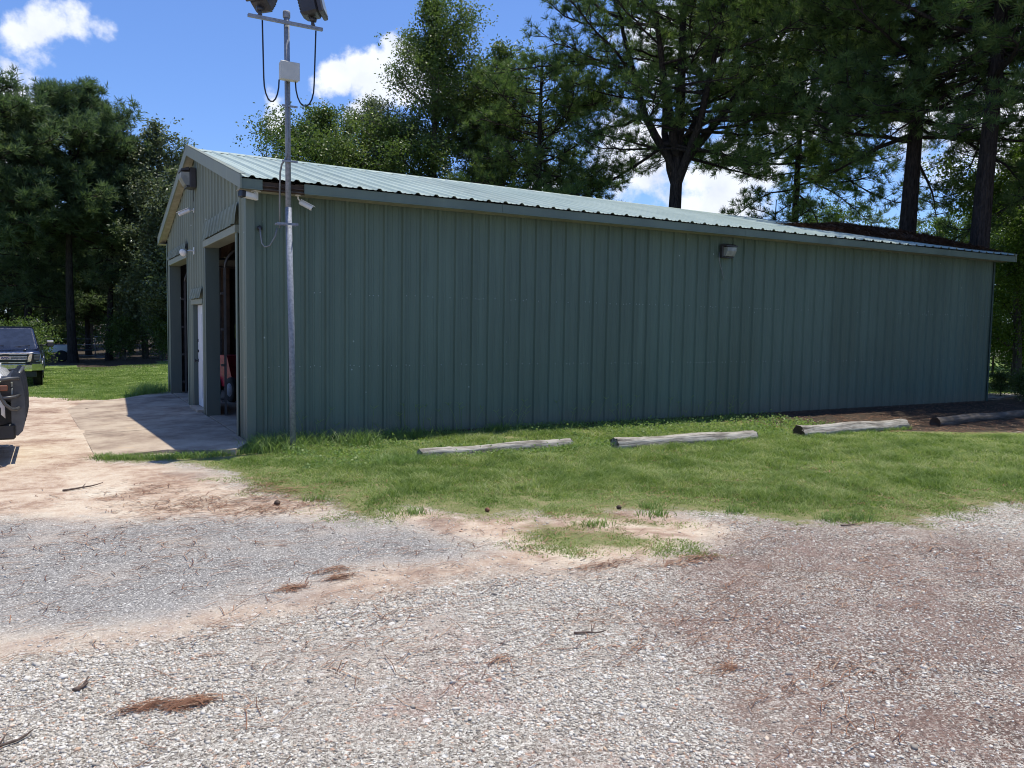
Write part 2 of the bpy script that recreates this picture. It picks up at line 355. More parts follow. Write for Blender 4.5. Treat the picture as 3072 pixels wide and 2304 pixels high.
    soil = t.ramp(ln, [(.28, (.075, .095, .03)), (.48, (.13, .165, .05)), (.60, (.21, .20, .09)), (.72, (.33, .26, .16))])
    soil = t.mix(t.mr(t.attr('lawn'), .9, .0, 0, .45), soil, (.27, .22, .12))
    far = t.mr(t.attr('far'), 0, 1, 0, 1, False)
    soil = t.mix(far, soil, t.ramp(t.noise(1.2, 7, .7), [(.3, (.12, .18, .04)), (.5, (.18, .25, .06)), (.7, (.25, .31, .10))]))
    # mulch of needles and bark
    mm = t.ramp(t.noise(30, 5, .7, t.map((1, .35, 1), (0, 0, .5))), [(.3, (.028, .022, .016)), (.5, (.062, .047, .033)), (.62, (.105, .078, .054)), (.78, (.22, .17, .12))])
    c = t.mix(m_s, gravel, sand); c = t.mix(m_a, c, as1); c = t.mix(m_m, c, mm); c = t.mix(m_l, c, soil)
    t.set(Base_Color=c, Roughness=.93); b.inputs['Specular IOR Level'].default_value = .25
    gh = t.math('ADD', t.math('MULTIPLY', t.mr(v1.outputs['Distance'], .55, .0), t.math('MULTIPLY_ADD', c1[2], .8, .2)), t.math('MULTIPLY', t.mr(v2.outputs['Distance'], .6, 0), .35))
    soft = t.math('SUBTRACT', 1.0, t.math('MULTIPLY', .85, t.math('MAXIMUM', m_s, m_l)))
    soft = t.math('SUBTRACT', soft, t.math('MULTIPLY', m_a, .35))
    h = t.math('MULTIPLY', gh, t.math('MAXIMUM', soft, .12))
    nb = t.bump(h, 1.0, .015)
    nb = t.bump(t.noise(5, 8, .7), .6, .05, nb)
    t.set(Normal=nb)
    return t.m

def painted(name, col, dirt=.25, rough=.52):
    t = NT(name)
    n1 = t.noise(1.1, 6, .62, t.map((1, 1, .22))); n2 = t.noise(14, 5, .6, t.map((1, 1, .12)))
    a = tuple(v*.88 for v in col); c2 = tuple(min(1, v*1.12+.01) for v in col)
    c = t.mix(t.mr(n1, .3, .7), a, c2)
    c = t.mix(t.mr(n2, .52, .75, 0, dirt), c, tuple(v*.62+.02 for v in col))
    n3 = t.noise(3.2, 6, .65, t.map((1, 1, .07)))
    c = t.mix(t.mr(n3, .55, .72, 0, .35), c, tuple(v*1.35+.02 for v in col))
    # splashed soil near the ground
    sep = t.n.new('ShaderNodeSeparateXYZ'); t.l.new(t.tc.outputs['Object'], sep.inputs[0])
    spl = t.math('MULTIPLY', t.mr(t.math('ADD', sep.outputs[2], t.math('MULTIPLY', t.noise(5, 5), .35)), .62, .1), .55)
    c = t.mix(spl, c, (.16, .14, .10))
    sc = t.vor(4.5); keep = t.n.new('ShaderNodeSeparateColor'); t.l.new(sc.outputs['Color'], keep.inputs[0])
    chip = t.math('MULTIPLY', t.math('GREATER_THAN', keep.outputs[0], .82), t.mr(sc.outputs['Distance'], .075, .04))
    c = t.mix(t.math('MULTIPLY', chip, .6), c, (.5, .55, .52))
    t.set(Base_Color=c, Roughness=t.mr(n1, .3, .7, rough-.06, rough+.1)); t.b.inputs['Specular IOR Level'].default_value = .45
    t.set(Normal=t.bump(t.noise(1.6, 3, .5, t.map((1, 1, .3))), .35, .02))
    return t.m

def mat_foliage(name, c0, c1, c2, trans=.35, rough=.5, tint=True, bs=.55):
    t = NT(name); r = t.geo('Random Per Island')
    big = t.noise(bs, 5, .6)
    if tint: f = t.math('ADD', t.math('ADD', t.math('MULTIPLY', r, .22), t.math('MULTIPLY', t.attr('tint'), .58)), t.math('MULTIPLY', t.mr(big, .3, .7), .20))
    else: f = t.math('ADD', t.math('MULTIPLY', r, .55), t.math('MULTIPLY', t.mr(big, .32, .68), .45))
    c = t.ramp(f, [(0, c0), (.5, c1), (1, c2)])
    t.set(Base_Color=c, Roughness=rough); t.b.inputs['Specular IOR Level'].default_value = .35
    tr = t.n.new('ShaderNodeBsdfTranslucent'); t._in(tr.inputs[0], t.mix(.5, c, t.mix(1, c, (1.2, 1.35, .5), 'MULTIPLY')))
    mx = t.n.new('ShaderNodeMixShader'); mx.inputs[0].default_value = trans
    t.l.new(t.b.outputs[0], mx.inputs[1]); t.l.new(tr.outputs[0], mx.inputs[2]); t.l.new(mx.outputs[0], t.out.inputs[0])
    return t.m
def mat_island(name, stops, rough=.85):
    t = NT(name); t.set(Base_Color=t.ramp(t.geo('Random Per Island'), stops), Roughness=rough, Normal=t.bump(t.noise(180, 3), .4, .002)); t.b.inputs['Specular IOR Level'].default_value = .3; return t.m
def mat_bark(name, a, b):
    t = NT(name); v = t.map((1, 1, .22)); n = t.noise(16, 6, .7, v); vo = t.vor(11, 'DISTANCE_TO_EDGE', vec=v).outputs['Distance']
    t.set(Base_Color=t.mix(t.mr(n, .3, .7), a, b), Roughness=.95, Normal=t.bump(t.math('ADD', t.mr(vo, 0, .25), n), .9, .03)); t.b.inputs['Specular IOR Level'].default_value = .15
    return t.m
def mat_wood_grey():
    t = NT('weathered_wood'); v = t.map((.22, 2.4, 2.4)); n = t.noise(9, 8, .72, v); n2 = t.noise(2.5, 5)
    c = t.ramp(n, [(.34, (.03, .025, .02)), (.43, (.20, .18, .15)), (.56, (.42, .39, .335)), (.75, (.58, .55, .48))])
    c = t.mix(t.mr(n2, .5, .75, 0, .5), c, (.13, .11, .085))
    t.set(Base_Color=c, Roughness=.92, Normal=t.bump(n, 1.0, .03)); return t.m
def mat_concrete():
    t = NT('stained_concrete')
    c = t.ramp(t.noise(1.1, 9, .70), [(.34, (.17, .12, .085)), (.44, (.31, .235, .175)), (.55, (.43, .345, .26)), (.70, (.53, .44, .335))])
    c = t.mix(t.mr(t.noise(40, 5, .7), .45, .8, 0, .35), c, (.20, .16, .13))
    c = t.mix(t.mr(t.noise(3.1, 5, .6), .58, .72, 0, .6), c, (.50, .38, .26))
    t.set(Base_Color=c, Roughness=.9, Normal=t.bump(t.noise(90, 5, .7), .5, .006)); return t.m
def mat_roof():
    t = NT('galvanised_green_roof'); n = t.noise(.9, 7, .65, t.map((1, .35, 1))); n2 = t.noise(7, 6, .65)
    c = t.mix(t.mr(n, .3, .7), (.255, .318, .282), (.375, .44, .395))
    c = t.mix(t.mr(n2, .58, .78, 0, .5), c, (.38, .40, .34))
    pan = t.n.new('ShaderNodeSeparateXYZ'); t.l.new(t.tc.outputs['Object'], pan.inputs[0])
    cell = t.math('FLOOR', t.math('DIVIDE', pan.outputs[0], .9144))
    wn_ = t.n.new('ShaderNodeTexWhiteNoise'); wn_.noise_dimensions = '1D'; t.l.new(cell, wn_.inputs['W'])
    c = t.mix(t.math('MULTIPLY', wn_.outputs[0], .28), c, (.42, .52, .47))
    t.set(Base_Color=c, Roughness=t.mr(n2, .3, .7, .45, .65), Metallic=.08, Normal=t.bump(n2, .15, .01)); return t.m
def mat_glass(name, col=(.02, .03, .05), rough=.05):
    t = NT(name); t.set(Base_Color=t.mix(t.mr(t.noise(5, 3), .4, .7), col, tuple(min(1, v*1.6) for v in col)), Roughness=rough); t.b.inputs['Specular IOR Level'].default_value = .6; t.b.inputs['Coat Weight'].default_value = .15; t.b.inputs['Coat Roughness'].default_value = .03
    return t.m

M = dict(
    ground=mat_ground(), concrete=mat_concrete(), roof=mat_roof(),
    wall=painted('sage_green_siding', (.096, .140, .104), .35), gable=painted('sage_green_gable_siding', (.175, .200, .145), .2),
    trim=painted('green_grey_trim', (.125, .162, .124), .15), endtrim=simple('end_trim', (.06, .085, .07), .85, spec=.1), trimlight=painted('pale_green_trim', (.205, .225, .170), .15),
    soffit=simple('tan_soffit', (.30, .285, .22), .7), jamb=painted('jamb_trim', (.09, .118, .10), .15),
    galv=simple('galvanised_steel', (.25, .27, .31), .7, .25, .22, 25), conduit2=simple('zinc_screw', (.42, .46, .44), .5), conduit=simple('grey_conduit', (.22, .23, .24), .5, .4),
    black=simple('black_plastic', (.018, .018, .02), .45), rubber=simple('rubber', (.02, .02, .02), .85, bump=.3),
    bronze=simple('dark_bronze_paint', (.045, .042, .045), .5), cable=simple('black_cable', (.012, .013, .018), .5),
    beige=simple('beige_box_plastic', (.50, .49, .44), .5, var=.06), white=simple('white_plastic', (.74, .74, .72), .4, var=.05),
    whitepaint=simple('white_vehicle_paint', (.72, .72, .72), .25, var=.03, coat=.6), door=simple('white_door_paint', (.62, .64, .66), .5, var=.06),
    lens=mat_glass('lens_glass', (.24, .25, .23), .3), glass=mat_glass('dark_glass', (.015, .02, .035)),
    lamp=mat_glass('smoked_lamp_glass', (.10, .10, .11), .1), navy=simple('navy_metallic_paint', (.008, .012, .036), .25, .3, .1, coat=.6), chrome=simple('chrome', (.75, .76, .78), .12, 1., .05),
    dsteel=simple('gunmetal_tube', (.10, .10, .10), .45, .4), amber=simple('amber_lens', (.30, .11, .06), .25, var=.2),
    red=simple('red_machine_paint', (.34, .012, .035), .4), yellow=simple('yellow_plastic', (.60, .38, .03), .5), darkred=simple('dark_red_cabinet', (.14, .012, .012), .5),
    wood=simple('plywood', (.22, .15, .09), .8, var=.3), brown=simple('dark_brown_wood', (.07, .045, .03), .8, var=.3), rust=simple('rusty_orange_metal', (.19, .085, .05), .85, var=.4, vs=12, bump=.4),
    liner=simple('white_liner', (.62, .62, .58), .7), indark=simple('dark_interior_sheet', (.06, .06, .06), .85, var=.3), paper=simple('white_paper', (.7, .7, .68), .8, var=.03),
    logwood=mat_wood_grey(), twigm=simple('dry_twig', (.10, .07, .055), .9, var=.4, vs=30),
    pinebark=mat_bark('pine_bark', (.020, .017, .017), (.056, .046, .042)), bark=mat_bark('broadleaf_bark', (.06, .055, .045), (.15, .135, .11)),
    needle=mat_foliage('pine_needles', (.028, .056, .022), (.105, .172, .055), (.320, .390, .130), .50),
    needledark=mat_foliage('pine_needles_grey_green', (.034, .062, .034), (.105, .160, .076), (.270, .330, .165), .48),  # greyer, less saturated needle green for the left tree line
    leaf=mat_foliage('broad_leaves', (.042, .078, .020), (.105, .155, .042), (.280, .320, .130), .42, .36),
    leafgrey=mat_foliage('grey_green_leaves', (.050, .072, .036), (.130, .160, .090), (.330, .350, .240), .34, .34),
    leafbright=mat_foliage('bright_leaves', (.060, .110, .018), (.110, .180, .030), (.170, .240, .050), .45, .45),
    grass=mat_foliage('grass_blades', (.070, .130, .028), (.215, .305, .080), (.520, .520, .290), .50, .6, False, 1.6),
    weed=mat_foliage('weed_blades', (.110, .190, .050), (.200, .300, .090), (.350, .410, .170), .48, .5, False, 3.),
    stone=mat_island('limestone_gravel', [(0, (.26, .225, .185)), (.3, (.43, .385, .325)), (.62, (.57, .525, .455)), (.92, (.69, .65, .58)), (.98, (.58, .43, .30)), (1, (.42, .24, .17))]),
    straw=mat_island('fallen_pine_needles', [(0, (.09, .045, .028)), (.5, (.20, .095, .055)), (.85, (.32, .17, .10)), (1, (.42, .30, .20))]),
    strawroof=mat_island('roof_pine_straw', [(0, (.06, .035, .022)), (.5, (.14, .08, .05)), (1, (.26, .16, .10))]),
)

# ------------------------------------------------------------------ ground
def build_ground():
    def axis(a, b, step, lo, hi, n):
        mid = np.arange(a, b+1e-6, step)
        l = a-np.geomspace(step*1.5, a-lo, n)[::-1]; r = b+np.geomspace(step*1.5, hi-b, n)
        return np.r_[l, mid, r]
    xs = axis(-6, 26, .10, -700, 700, 34); ys = axis(-11.5, 12, .10, -300, 900, 34)
    X, Y = np.meshgrid(xs, ys); x = X.ravel(); y = Y.ravel(); z = gz(x, y)
    z = np.where((x > -.02) & (x < 18.42) & (y > .02) & (y < 9.2), -.12, z)
    nx, ny = len(xs), len(ys); i = np.arange(nx-1); j = np.arange(ny-1); I, J = np.meshgrid(i, j); a = (J*nx+I).ravel()
    F = np.c_[a, a+1, a+1+nx, a+nx]
    o = mesh_np('ground', np.c_[x, y, z], F, M['ground'], smooth=True); tag(o, kind='structure')
    me = o.data
    def at(name, v):
        A = me.attributes.new(name, 'FLOAT', 'POINT'); A.data.foreach_set('value', np.clip(v, -2, 2).astype(np.float32))
    lw = np.maximum.reduce([sdf(POLY['lawn'], x, y), sdf(POLY['lawnleft'], x, y), sdf(POLY['lawnfar'], x, y), sdf(POLY['tuft'], x, y)-.02])
    dark = (y > 28.5+2.5*vnoise(x, y, .2)) & (x < 10)  # dark wood floor past the lawn, tree shade put into its colour
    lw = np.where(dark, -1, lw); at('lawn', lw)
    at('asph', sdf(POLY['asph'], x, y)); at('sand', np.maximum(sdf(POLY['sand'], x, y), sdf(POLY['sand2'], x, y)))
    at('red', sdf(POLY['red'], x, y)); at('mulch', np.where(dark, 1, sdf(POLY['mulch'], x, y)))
    at('far', sstep(13, 20, np.hypot(x-CAM.x, y-CAM.y)))
    return o
build_ground()

# apron slab in front of the doors
mb = MB()
ap = APRON
def apz(x): return -.012+.041*x
from mathutils.geometry import tessellate_polygon
V = [(x, y, apz(x)) for x, y in ap]+[(x, y, -.4) for x, y in ap]
n = len(ap); F = [tuple(t_) for t_ in tessellate_polygon([[Vector((x, y, 0)) for x, y in ap]])]+[(i, (i+1) % n, n+(i+1) % n, n+i) for i in range(n)]
mb.add(V, F); o = mb.build('concrete_apron', M['concrete']); tag(o, kind='structure')
mb = MB()
for yy in (4.62, 2.3): mb.box(-2.1, -.03, yy, yy+.012, -.12, 0.0)
# expansion joints: narrow raised strips of dirt in the slab
J = MB()
for yy, x0 in ((4.62, -2.12), (2.3, -2.03)):
    J.add([(x0, yy, apz(x0)+.003), (-.03, yy, apz(-.03)+.003), (-.03, yy+.016, apz(-.03)+.003), (x0, yy+.016, apz(x0)+.003)], [(0, 1, 2, 3)])
o = J.build('expansion_joint', M['brown'], recalc=False); tag(o, kind='structure')

# ------------------------------------------------------------------ the metal building
LEN, WID, RIDGE_Y = 18.41, 9.2, 4.6
EG, EO = .18, .42                       # gable and eave overhang
ZE, ZR = 3.685, 4.985                   # roof sheet at eave edge, at ridge
SLOPE = (ZR-ZE)/(RIDGE_Y+EO)
def roofz(y): return ZR-SLOPE*abs(y-RIDGE_Y)
def ridge(x): return 4.945-.0085*x                     # the old ridge sags a little towards the far end
def rz2(x, y): return ridge(x)-(ridge(x)-ZE)/(RIDGE_Y+EO)*np.abs(y-RIDGE_Y)
B = tag(empty('metal_building'), 'long green metal shed with ribbed siding, pale metal gable roof and two open garage bays', 'metal building')
def rib_profile(L, pitch=.3048, start=0.0, h=.030, major=(.036, .018), extra=()):
    """(position, height) list along a ribbed sheet"""
    pts = [(0, 0)]
    k = 0
    while start+k*pitch < L+pitch:
        c = start+k*pitch
        for dx, hh in ((-major[0], 0), (-major[1], h), (major[1], h), (major[0], 0)): pts.append((c+dx, hh))
        for q in (1/3, 2/3):
            m = c+pitch*q
            for dx, hh in ((-.020, 0), (-.010, .006), (.010, .006), (.020, 0)): pts.append((m+dx, hh))
        k += 1
    pts = sorted([p_ for p_ in pts if 0 < p_[0] < L]+[(0, 0), (L, 0)])
    xs_ = np.array([p_[0] for p_ in pts]); hs = np.array([p_[1] for p_ in pts])
    for e in extra:
        if np.min(np.abs(xs_-e)) > 1e-4:
            hh = np.interp(e, xs_, hs); i = np.searchsorted(xs_, e); xs_ = np.insert(xs_, i, e); hs = np.insert(hs, i, hh)
    return xs_, hs
# long front wall (faces the camera)
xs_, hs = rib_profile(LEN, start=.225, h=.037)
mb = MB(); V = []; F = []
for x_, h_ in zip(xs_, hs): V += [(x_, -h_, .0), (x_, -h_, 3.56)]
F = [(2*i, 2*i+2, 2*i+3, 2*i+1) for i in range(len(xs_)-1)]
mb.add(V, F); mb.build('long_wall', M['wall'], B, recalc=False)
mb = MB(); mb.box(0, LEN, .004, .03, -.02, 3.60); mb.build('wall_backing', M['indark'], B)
mb = MB(); mb.box(-.01, LEN+.01, -.022, .0, -.12, -.004); mb.box(.1, LEN, -.03, -.024, -.02, .006); mb.build('footing', M['brown'], B)
# back wall and far gable wall
mb = MB(); V = []
for x_, h_ in zip(xs_, hs): V += [(x_, WID+h_, -.05), (x_, WID+h_, 3.62)]
mb.add(V, [(2*i+1, 2*i+3, 2*i+2, 2*i) for i in range(len(xs_)-1)]); mb.build('back_wall', M['wall'], B, recalc=False)
def gable(xp, out, openings, mat, name, top=0.0):
    ex = [o_[0] for o_ in openings]+[o_[1] for o_ in openings]+[RIDGE_Y]
    ys_, hs_ = rib_profile(WID, start=.18, extra=ex, h=.026)
    mb = MB()
    for i in range(len(ys_)-1):
        y0, y1 = ys_[i], ys_[i+1]
        if y1-y0 < 1e-5: continue
        ym = (y0+y1)/2; zl = -.02
        for a, b_, zt in openings:
            if a < ym < b_: zl = zt
        x0, x1 = xp+out*hs_[i], xp+out*hs_[i+1]
        mb.add([(x0, y0, zl), (x1, y1, zl), (x1, y1, roofz(y1)-.05+top), (x0, y0, roofz(y0)-.05+top)], [(0, 1, 2, 3)])
    return mb.build(name, mat, B, recalc=False)
OPEN = [(.62, 3.58, 3.14), (4.0, 5.28, 2.13), (5.70, 8.72, 3.10)]
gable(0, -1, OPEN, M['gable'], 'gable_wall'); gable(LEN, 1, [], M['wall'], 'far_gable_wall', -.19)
# roof, two slopes of ribbed sheets
rx, rh = rib_profile(LEN+2*EG+.12, start=.16, h=.030, major=(.048, .018))
for s, nm in ((-1, 'front_roof_slope'), (1, 'back_roof_slope')):
    mb = MB(); V = []
    for x_, h_ in zip(rx, rh):
        xx = x_-EG
        V += [(xx, RIDGE_Y+s*(RIDGE_Y+EO), ZE+h_+.004*math.sin(xx*2.1)), (xx, RIDGE_Y+s*2.5, float(rz2(xx, RIDGE_Y+2.5))+h_+.006+.006*math.sin(xx*1.3+1)), (xx, RIDGE_Y, ridge(xx)+h_)]
    n = len(rx); F = []
    for i in range(n-1):
        a = 3*i; F += [(a, a+3, a+4, a+1), (a+1, a+4, a+5, a+2)]
    if s == 1: F = [f[::-1] for f in F]
    mb.add(V, F); mb.build('roof', M['roof'], B, recalc=False)
mb = MB()
XA, XB = -EG-.01, LEN+EG+.1
mb.add([(XA, RIDGE_Y-.16, float(rz2(XA, RIDGE_Y-.16))+.012), (XB, RIDGE_Y-.16, float(rz2(XB, RIDGE_Y-.16))+.012), (XB, RIDGE_Y, ridge(XB)+.034), (XA, RIDGE_Y, ridge(XA)+.034), (XB, RIDGE_Y+.16, float(rz2(XB, RIDGE_Y+.16))+.036), (XA, RIDGE_Y+.16, float(rz2(XA, RIDGE_Y+.16))+.036)], [(0, 1, 2, 3), (3, 2, 4, 5)])
mb.build('ridge_cap', M['roof'], B, recalc=False)
# fascia with the notch cut for the light pole, behind it the exposed angle irons
yf = -EO+.03; mb = MB()
NX0, NX1 = .12, .70
for x0, x1 in ((-EG, NX0), (NX1, 3.9), (3.905, 9.3), (9.305, LEN+EG+.1)):
    mb.box(x0, x1, yf, yf+.02, ZE-.155, ZE-.016); mb.box(x0, x1, yf-.012, yf, ZE-.155, ZE-.140)
mb.build('fascia', M['trim'], B)
mb = MB(); mb.box(-EG, LEN+EG+.1, 2*RIDGE_Y-yf-.02, 2*RIDGE_Y-yf, ZE-.155, ZE-.016); mb.build('fascia', M['trim'], B)
mb = MB(); mb.box(NX0-.02, NX1+.02, yf+.05, yf+.06, ZE-.16, ZE-.03); mb.box(NX0, NX1, yf+.01, yf+.05, ZE-.10, ZE-.085); mb.box(NX0, NX1, yf+.0, yf+.05, ZE-.150, ZE-.138); mb.build('exposed_purlin', M['brown'], B)
# soffits
zs = ZE-.145; mb = MB(); mb.box(-EG+.02, LEN+EG+.08, yf+.02, -.034, zs, zs+.012); mb.build('soffit', M['soffit'], B)
mb = MB(); mb.box(-EG+.02, LEN+EG+.08, WID+.034, 2*RIDGE_Y-yf-.02, zs, zs+.012); mb.build('soffit', M['soffit'], B)
for s in (-1, 1):
    ye = RIDGE_Y+s*(RIDGE_Y+EO-.03)
    for xa, xb, zr in ((-EG+.02, -.028, ZR), (LEN+.03, LEN+EG+.08, ridge(LEN))):
        P = [(ye, ZE-.15), (RIDGE_Y, zr-.15), (RIDGE_Y, zr-.138), (ye, ZE-.138)]
        mb = MB(); mb.prism(P, 'x', xa, xb); mb.build('rake_soffit', M['soffit'], B)
for xr, zr in ((-EG, ZR), (LEN+EG+.08, ridge(LEN)+.0)):
    for s in (-1, 1):
        mb = MB()
        ye = RIDGE_Y+s*(RIDGE_Y+EO-.004)
        P = [(ye, ZE-.155), (RIDGE_Y, zr-.155), (RIDGE_Y, zr+.035), (ye, ZE+.030)]
        mb.prism(P, 'x', xr-.006, xr+.018)
        P = [(ye, ZE+.036), (RIDGE_Y, zr+.042), (RIDGE_Y, zr+.049), (ye, ZE+.043)]
        mb.prism(P, 'x', xr-.010, xr+.07)
        mb.build('rake_trim', M['trimlight'], B)
# corner trims
def corner(xc, yc, sx, sy, name='corner_trim'):
    mb = MB(); zt = 3.55; a = .036; b = .031; w = .085 if xc < 1 else .03
    def P(u, v): return (xc-sx*u, yc-sy*v)
    # L shaped folded trim, one closed outline
    mb.prism([P(-w, a), P(a, a), P(a, -w), P(b, -w), P(b, b), P(-w, b)], 'z', -.012, zt)
    mb.build(name, M['trim'] if xc < 1 else M['endtrim'], B)
corner(0, 0, 1, 1); corner(LEN, 0, -1, 1); corner(0, WID, 1, -1); corner(LEN, WID, -1, -1)
# screws, two a rib bay, on two girts
mb = MB()
for zz in (1.07, 2.16):
    for k in range(60):
        for dx in (.055, .115, .2):
            if random.random() < .5:
                x_ = .225+k*.3048+dx
                if x_ < LEN-.05: mb.lathe([(.009, 0), (.008, .004), (.004, .007)], 6, T(x_, -.002, zz+random.uniform(-.012, .012)) @ Rm(math.pi/2, 'X'))
o = mb.build('screws', M['conduit2'], B); o['kind'] = 'stuff'
# door surrounds
DEP = .20
def surround(y0, y1, zt, name, jm=.10, hd=.12, dep=DEP, proud=.035):
    mb = MB(); mb.box(-proud, dep, y0-.012, y0+.010, -.02, zt); mb.box(-proud-.004, -proud+.012, y0-jm, y0+.012, -.018, zt+.002); mb.build('door_jamb', M['trim'], B)
    mb = MB(); mb.box(-proud, dep, y1-.010, y1+.012, -.02, zt); mb.box(-proud-.004, -proud+.012, y1-.012, y1+jm*.6, -.018, zt+.002); mb.build('door_jamb', M['jamb'], B)
    mb = MB(); mb.box(-proud-.030, dep+.003, y0-.10, y1+.05, zt+.003, zt+hd, ch=.004); mb.build('door_header', M['trimlight'], B)
surround(.72, 3.50, 3.03, 'a'); surround(5.80, 8.62, 2.99, 'b'); surround(4.06, 5.23, 2.035, 'c', .07, .10, .10, .004)
# siding bent outward over each header
def flare(y0, y1, zb, zt, out, seed):
    ys_, hs_ = rib_profile(y1-y0, start=.12, h=.024); rr = random.Random(seed); mb = MB(); V = []
    for i, (y_, h_) in enumerate(zip(ys_, hs_)):
        w = .012*math.sin(i*.9+seed)+rr.uniform(-.004, .004)
        V += [(-.034-h_*.6, y0+y_, zt+.02), (-.042-h_-out*.35, y0+y_, (zb+zt)/2), (-.03-out-h_+w, y0+y_, zb+w*.6)]
    F = []
    for i in range(len(ys_)-1):
        a = 3*i; F += [(a, a+1, a+4, a+3), (a+1, a+2, a+5, a+4)]
    mb.add(V, F); mb.build('flared_siding', M['gable'], B, recalc=False)
flare(.60, 3.62, 3.160, 3.46, .050, 1); flare(5.68, 8.78, 3.125, 3.30, .045, 2); flare(3.98, 5.30, 2.145, 2.32, .045, 3)
# white entry door
mb = MB(); mb.box(.075, .117, 4.075, 5.215, .036, 2.03, ch=.004); dr = mb.build('entry_door', M['door'], B)
for ya, yb in ((4.20, 4.58), (4.70, 5.09)):
    for za, zb in ((1.15, 1.85), (.2, .95)):
        mb = MB(); mb.box(.067, .0745, ya, yb, za, zb, ch=.003); mb.build('panel', M['door'], dr)
mb = MB(); mb.lathe([(.03, 0), (.03, .012), (.012, .016), (.012, .045), (.028, .055), (.03, .075), (.018, .085)], 14, T(.075, 5.13, .93) @ Rm(-math.pi/2, 'Y')); mb.build('handle', M['black'], dr)
for zz in (1.12, 1.33): mb = MB(); mb.lathe([(.028, 0), (.028, .014), (.02, .03)], 12, T(.075, 5.13, zz) @ Rm(-math.pi/2, 'Y')); mb.build('deadbolt', M['black'], dr)
mb = MB(); mb.box(-.10, .22, 4.2, 5.2, -.02, .035, ch=.008); mb.build('threshold', M['concrete'], B)
# floor slab and interior
mb = MB(); mb.box(.004, LEN-.03, .035, WID-.01, -.10, -.002); mb.build('floor_slab', M['concrete'], B)
mb = MB()
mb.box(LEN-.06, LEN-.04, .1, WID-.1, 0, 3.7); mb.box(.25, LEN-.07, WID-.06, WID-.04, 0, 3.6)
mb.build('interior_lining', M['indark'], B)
mb = MB(); V = []
for x_, h_ in zip(rx, rh):
    xx = min(max(x_-EG, .06), LEN-.07)
    V += [(xx, .12, roofz(.12)-.08+h_), (xx, RIDGE_Y, ridge(xx)-.10+h_), (xx, WID-.1, roofz(.12)-.08+h_)]
F = []
for i in range(len(rx)-1): F += [(3*i, 3*i+1, 3*i+4, 3*i+3), (3*i+1, 3*i+2, 3*i+5, 3*i+4)]
mb.add(V, F); mb.build('ceiling_liner', M['liner'], B, recalc=False)
for k in range(4):
    xx = 1.2+k*4.5; mb = MB()
    mb.prism([(.05, 0), (.25, 0), (.30, 3.1), (RIDGE_Y, 4.40), (WID-.30, 3.1), (WID-.28, 0), (WID-.08, 0), (WID-.08, 3.5), (RIDGE_Y, 4.66), (.05, 3.5)], 'x', xx, xx+.16)
    mb.build('steel_frame', M['brown'], B)
for y0, y1, zt in ((.72, 3.50, 3.03), (5.80, 8.62, 2.99)):
    for yy in (y0+.06, y1-.10):
        mb = MB(); mb.box(.26, .30, yy, yy+.035, 0, zt-.35)
        arc = [(.285+.38*(1-math.cos(a)), yy+.018, zt-.35+.38*math.sin(a)) for a in np.linspace(0, math.pi/2, 8)]+[(3.2, yy+.018, zt+.03)]
        mb.tube(arc, .024, 6)
        for zz in np.arange(.25, zt-.3, .65): mb.box(.205, .255, yy-.01, yy+.04, zz, zz+.04)
        mb.build('door_track', M['dsteel'], B)
    mb = MB()
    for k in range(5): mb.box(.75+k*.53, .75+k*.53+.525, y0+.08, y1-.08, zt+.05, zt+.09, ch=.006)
    mb.build('overhead_door', M['indark'], B)
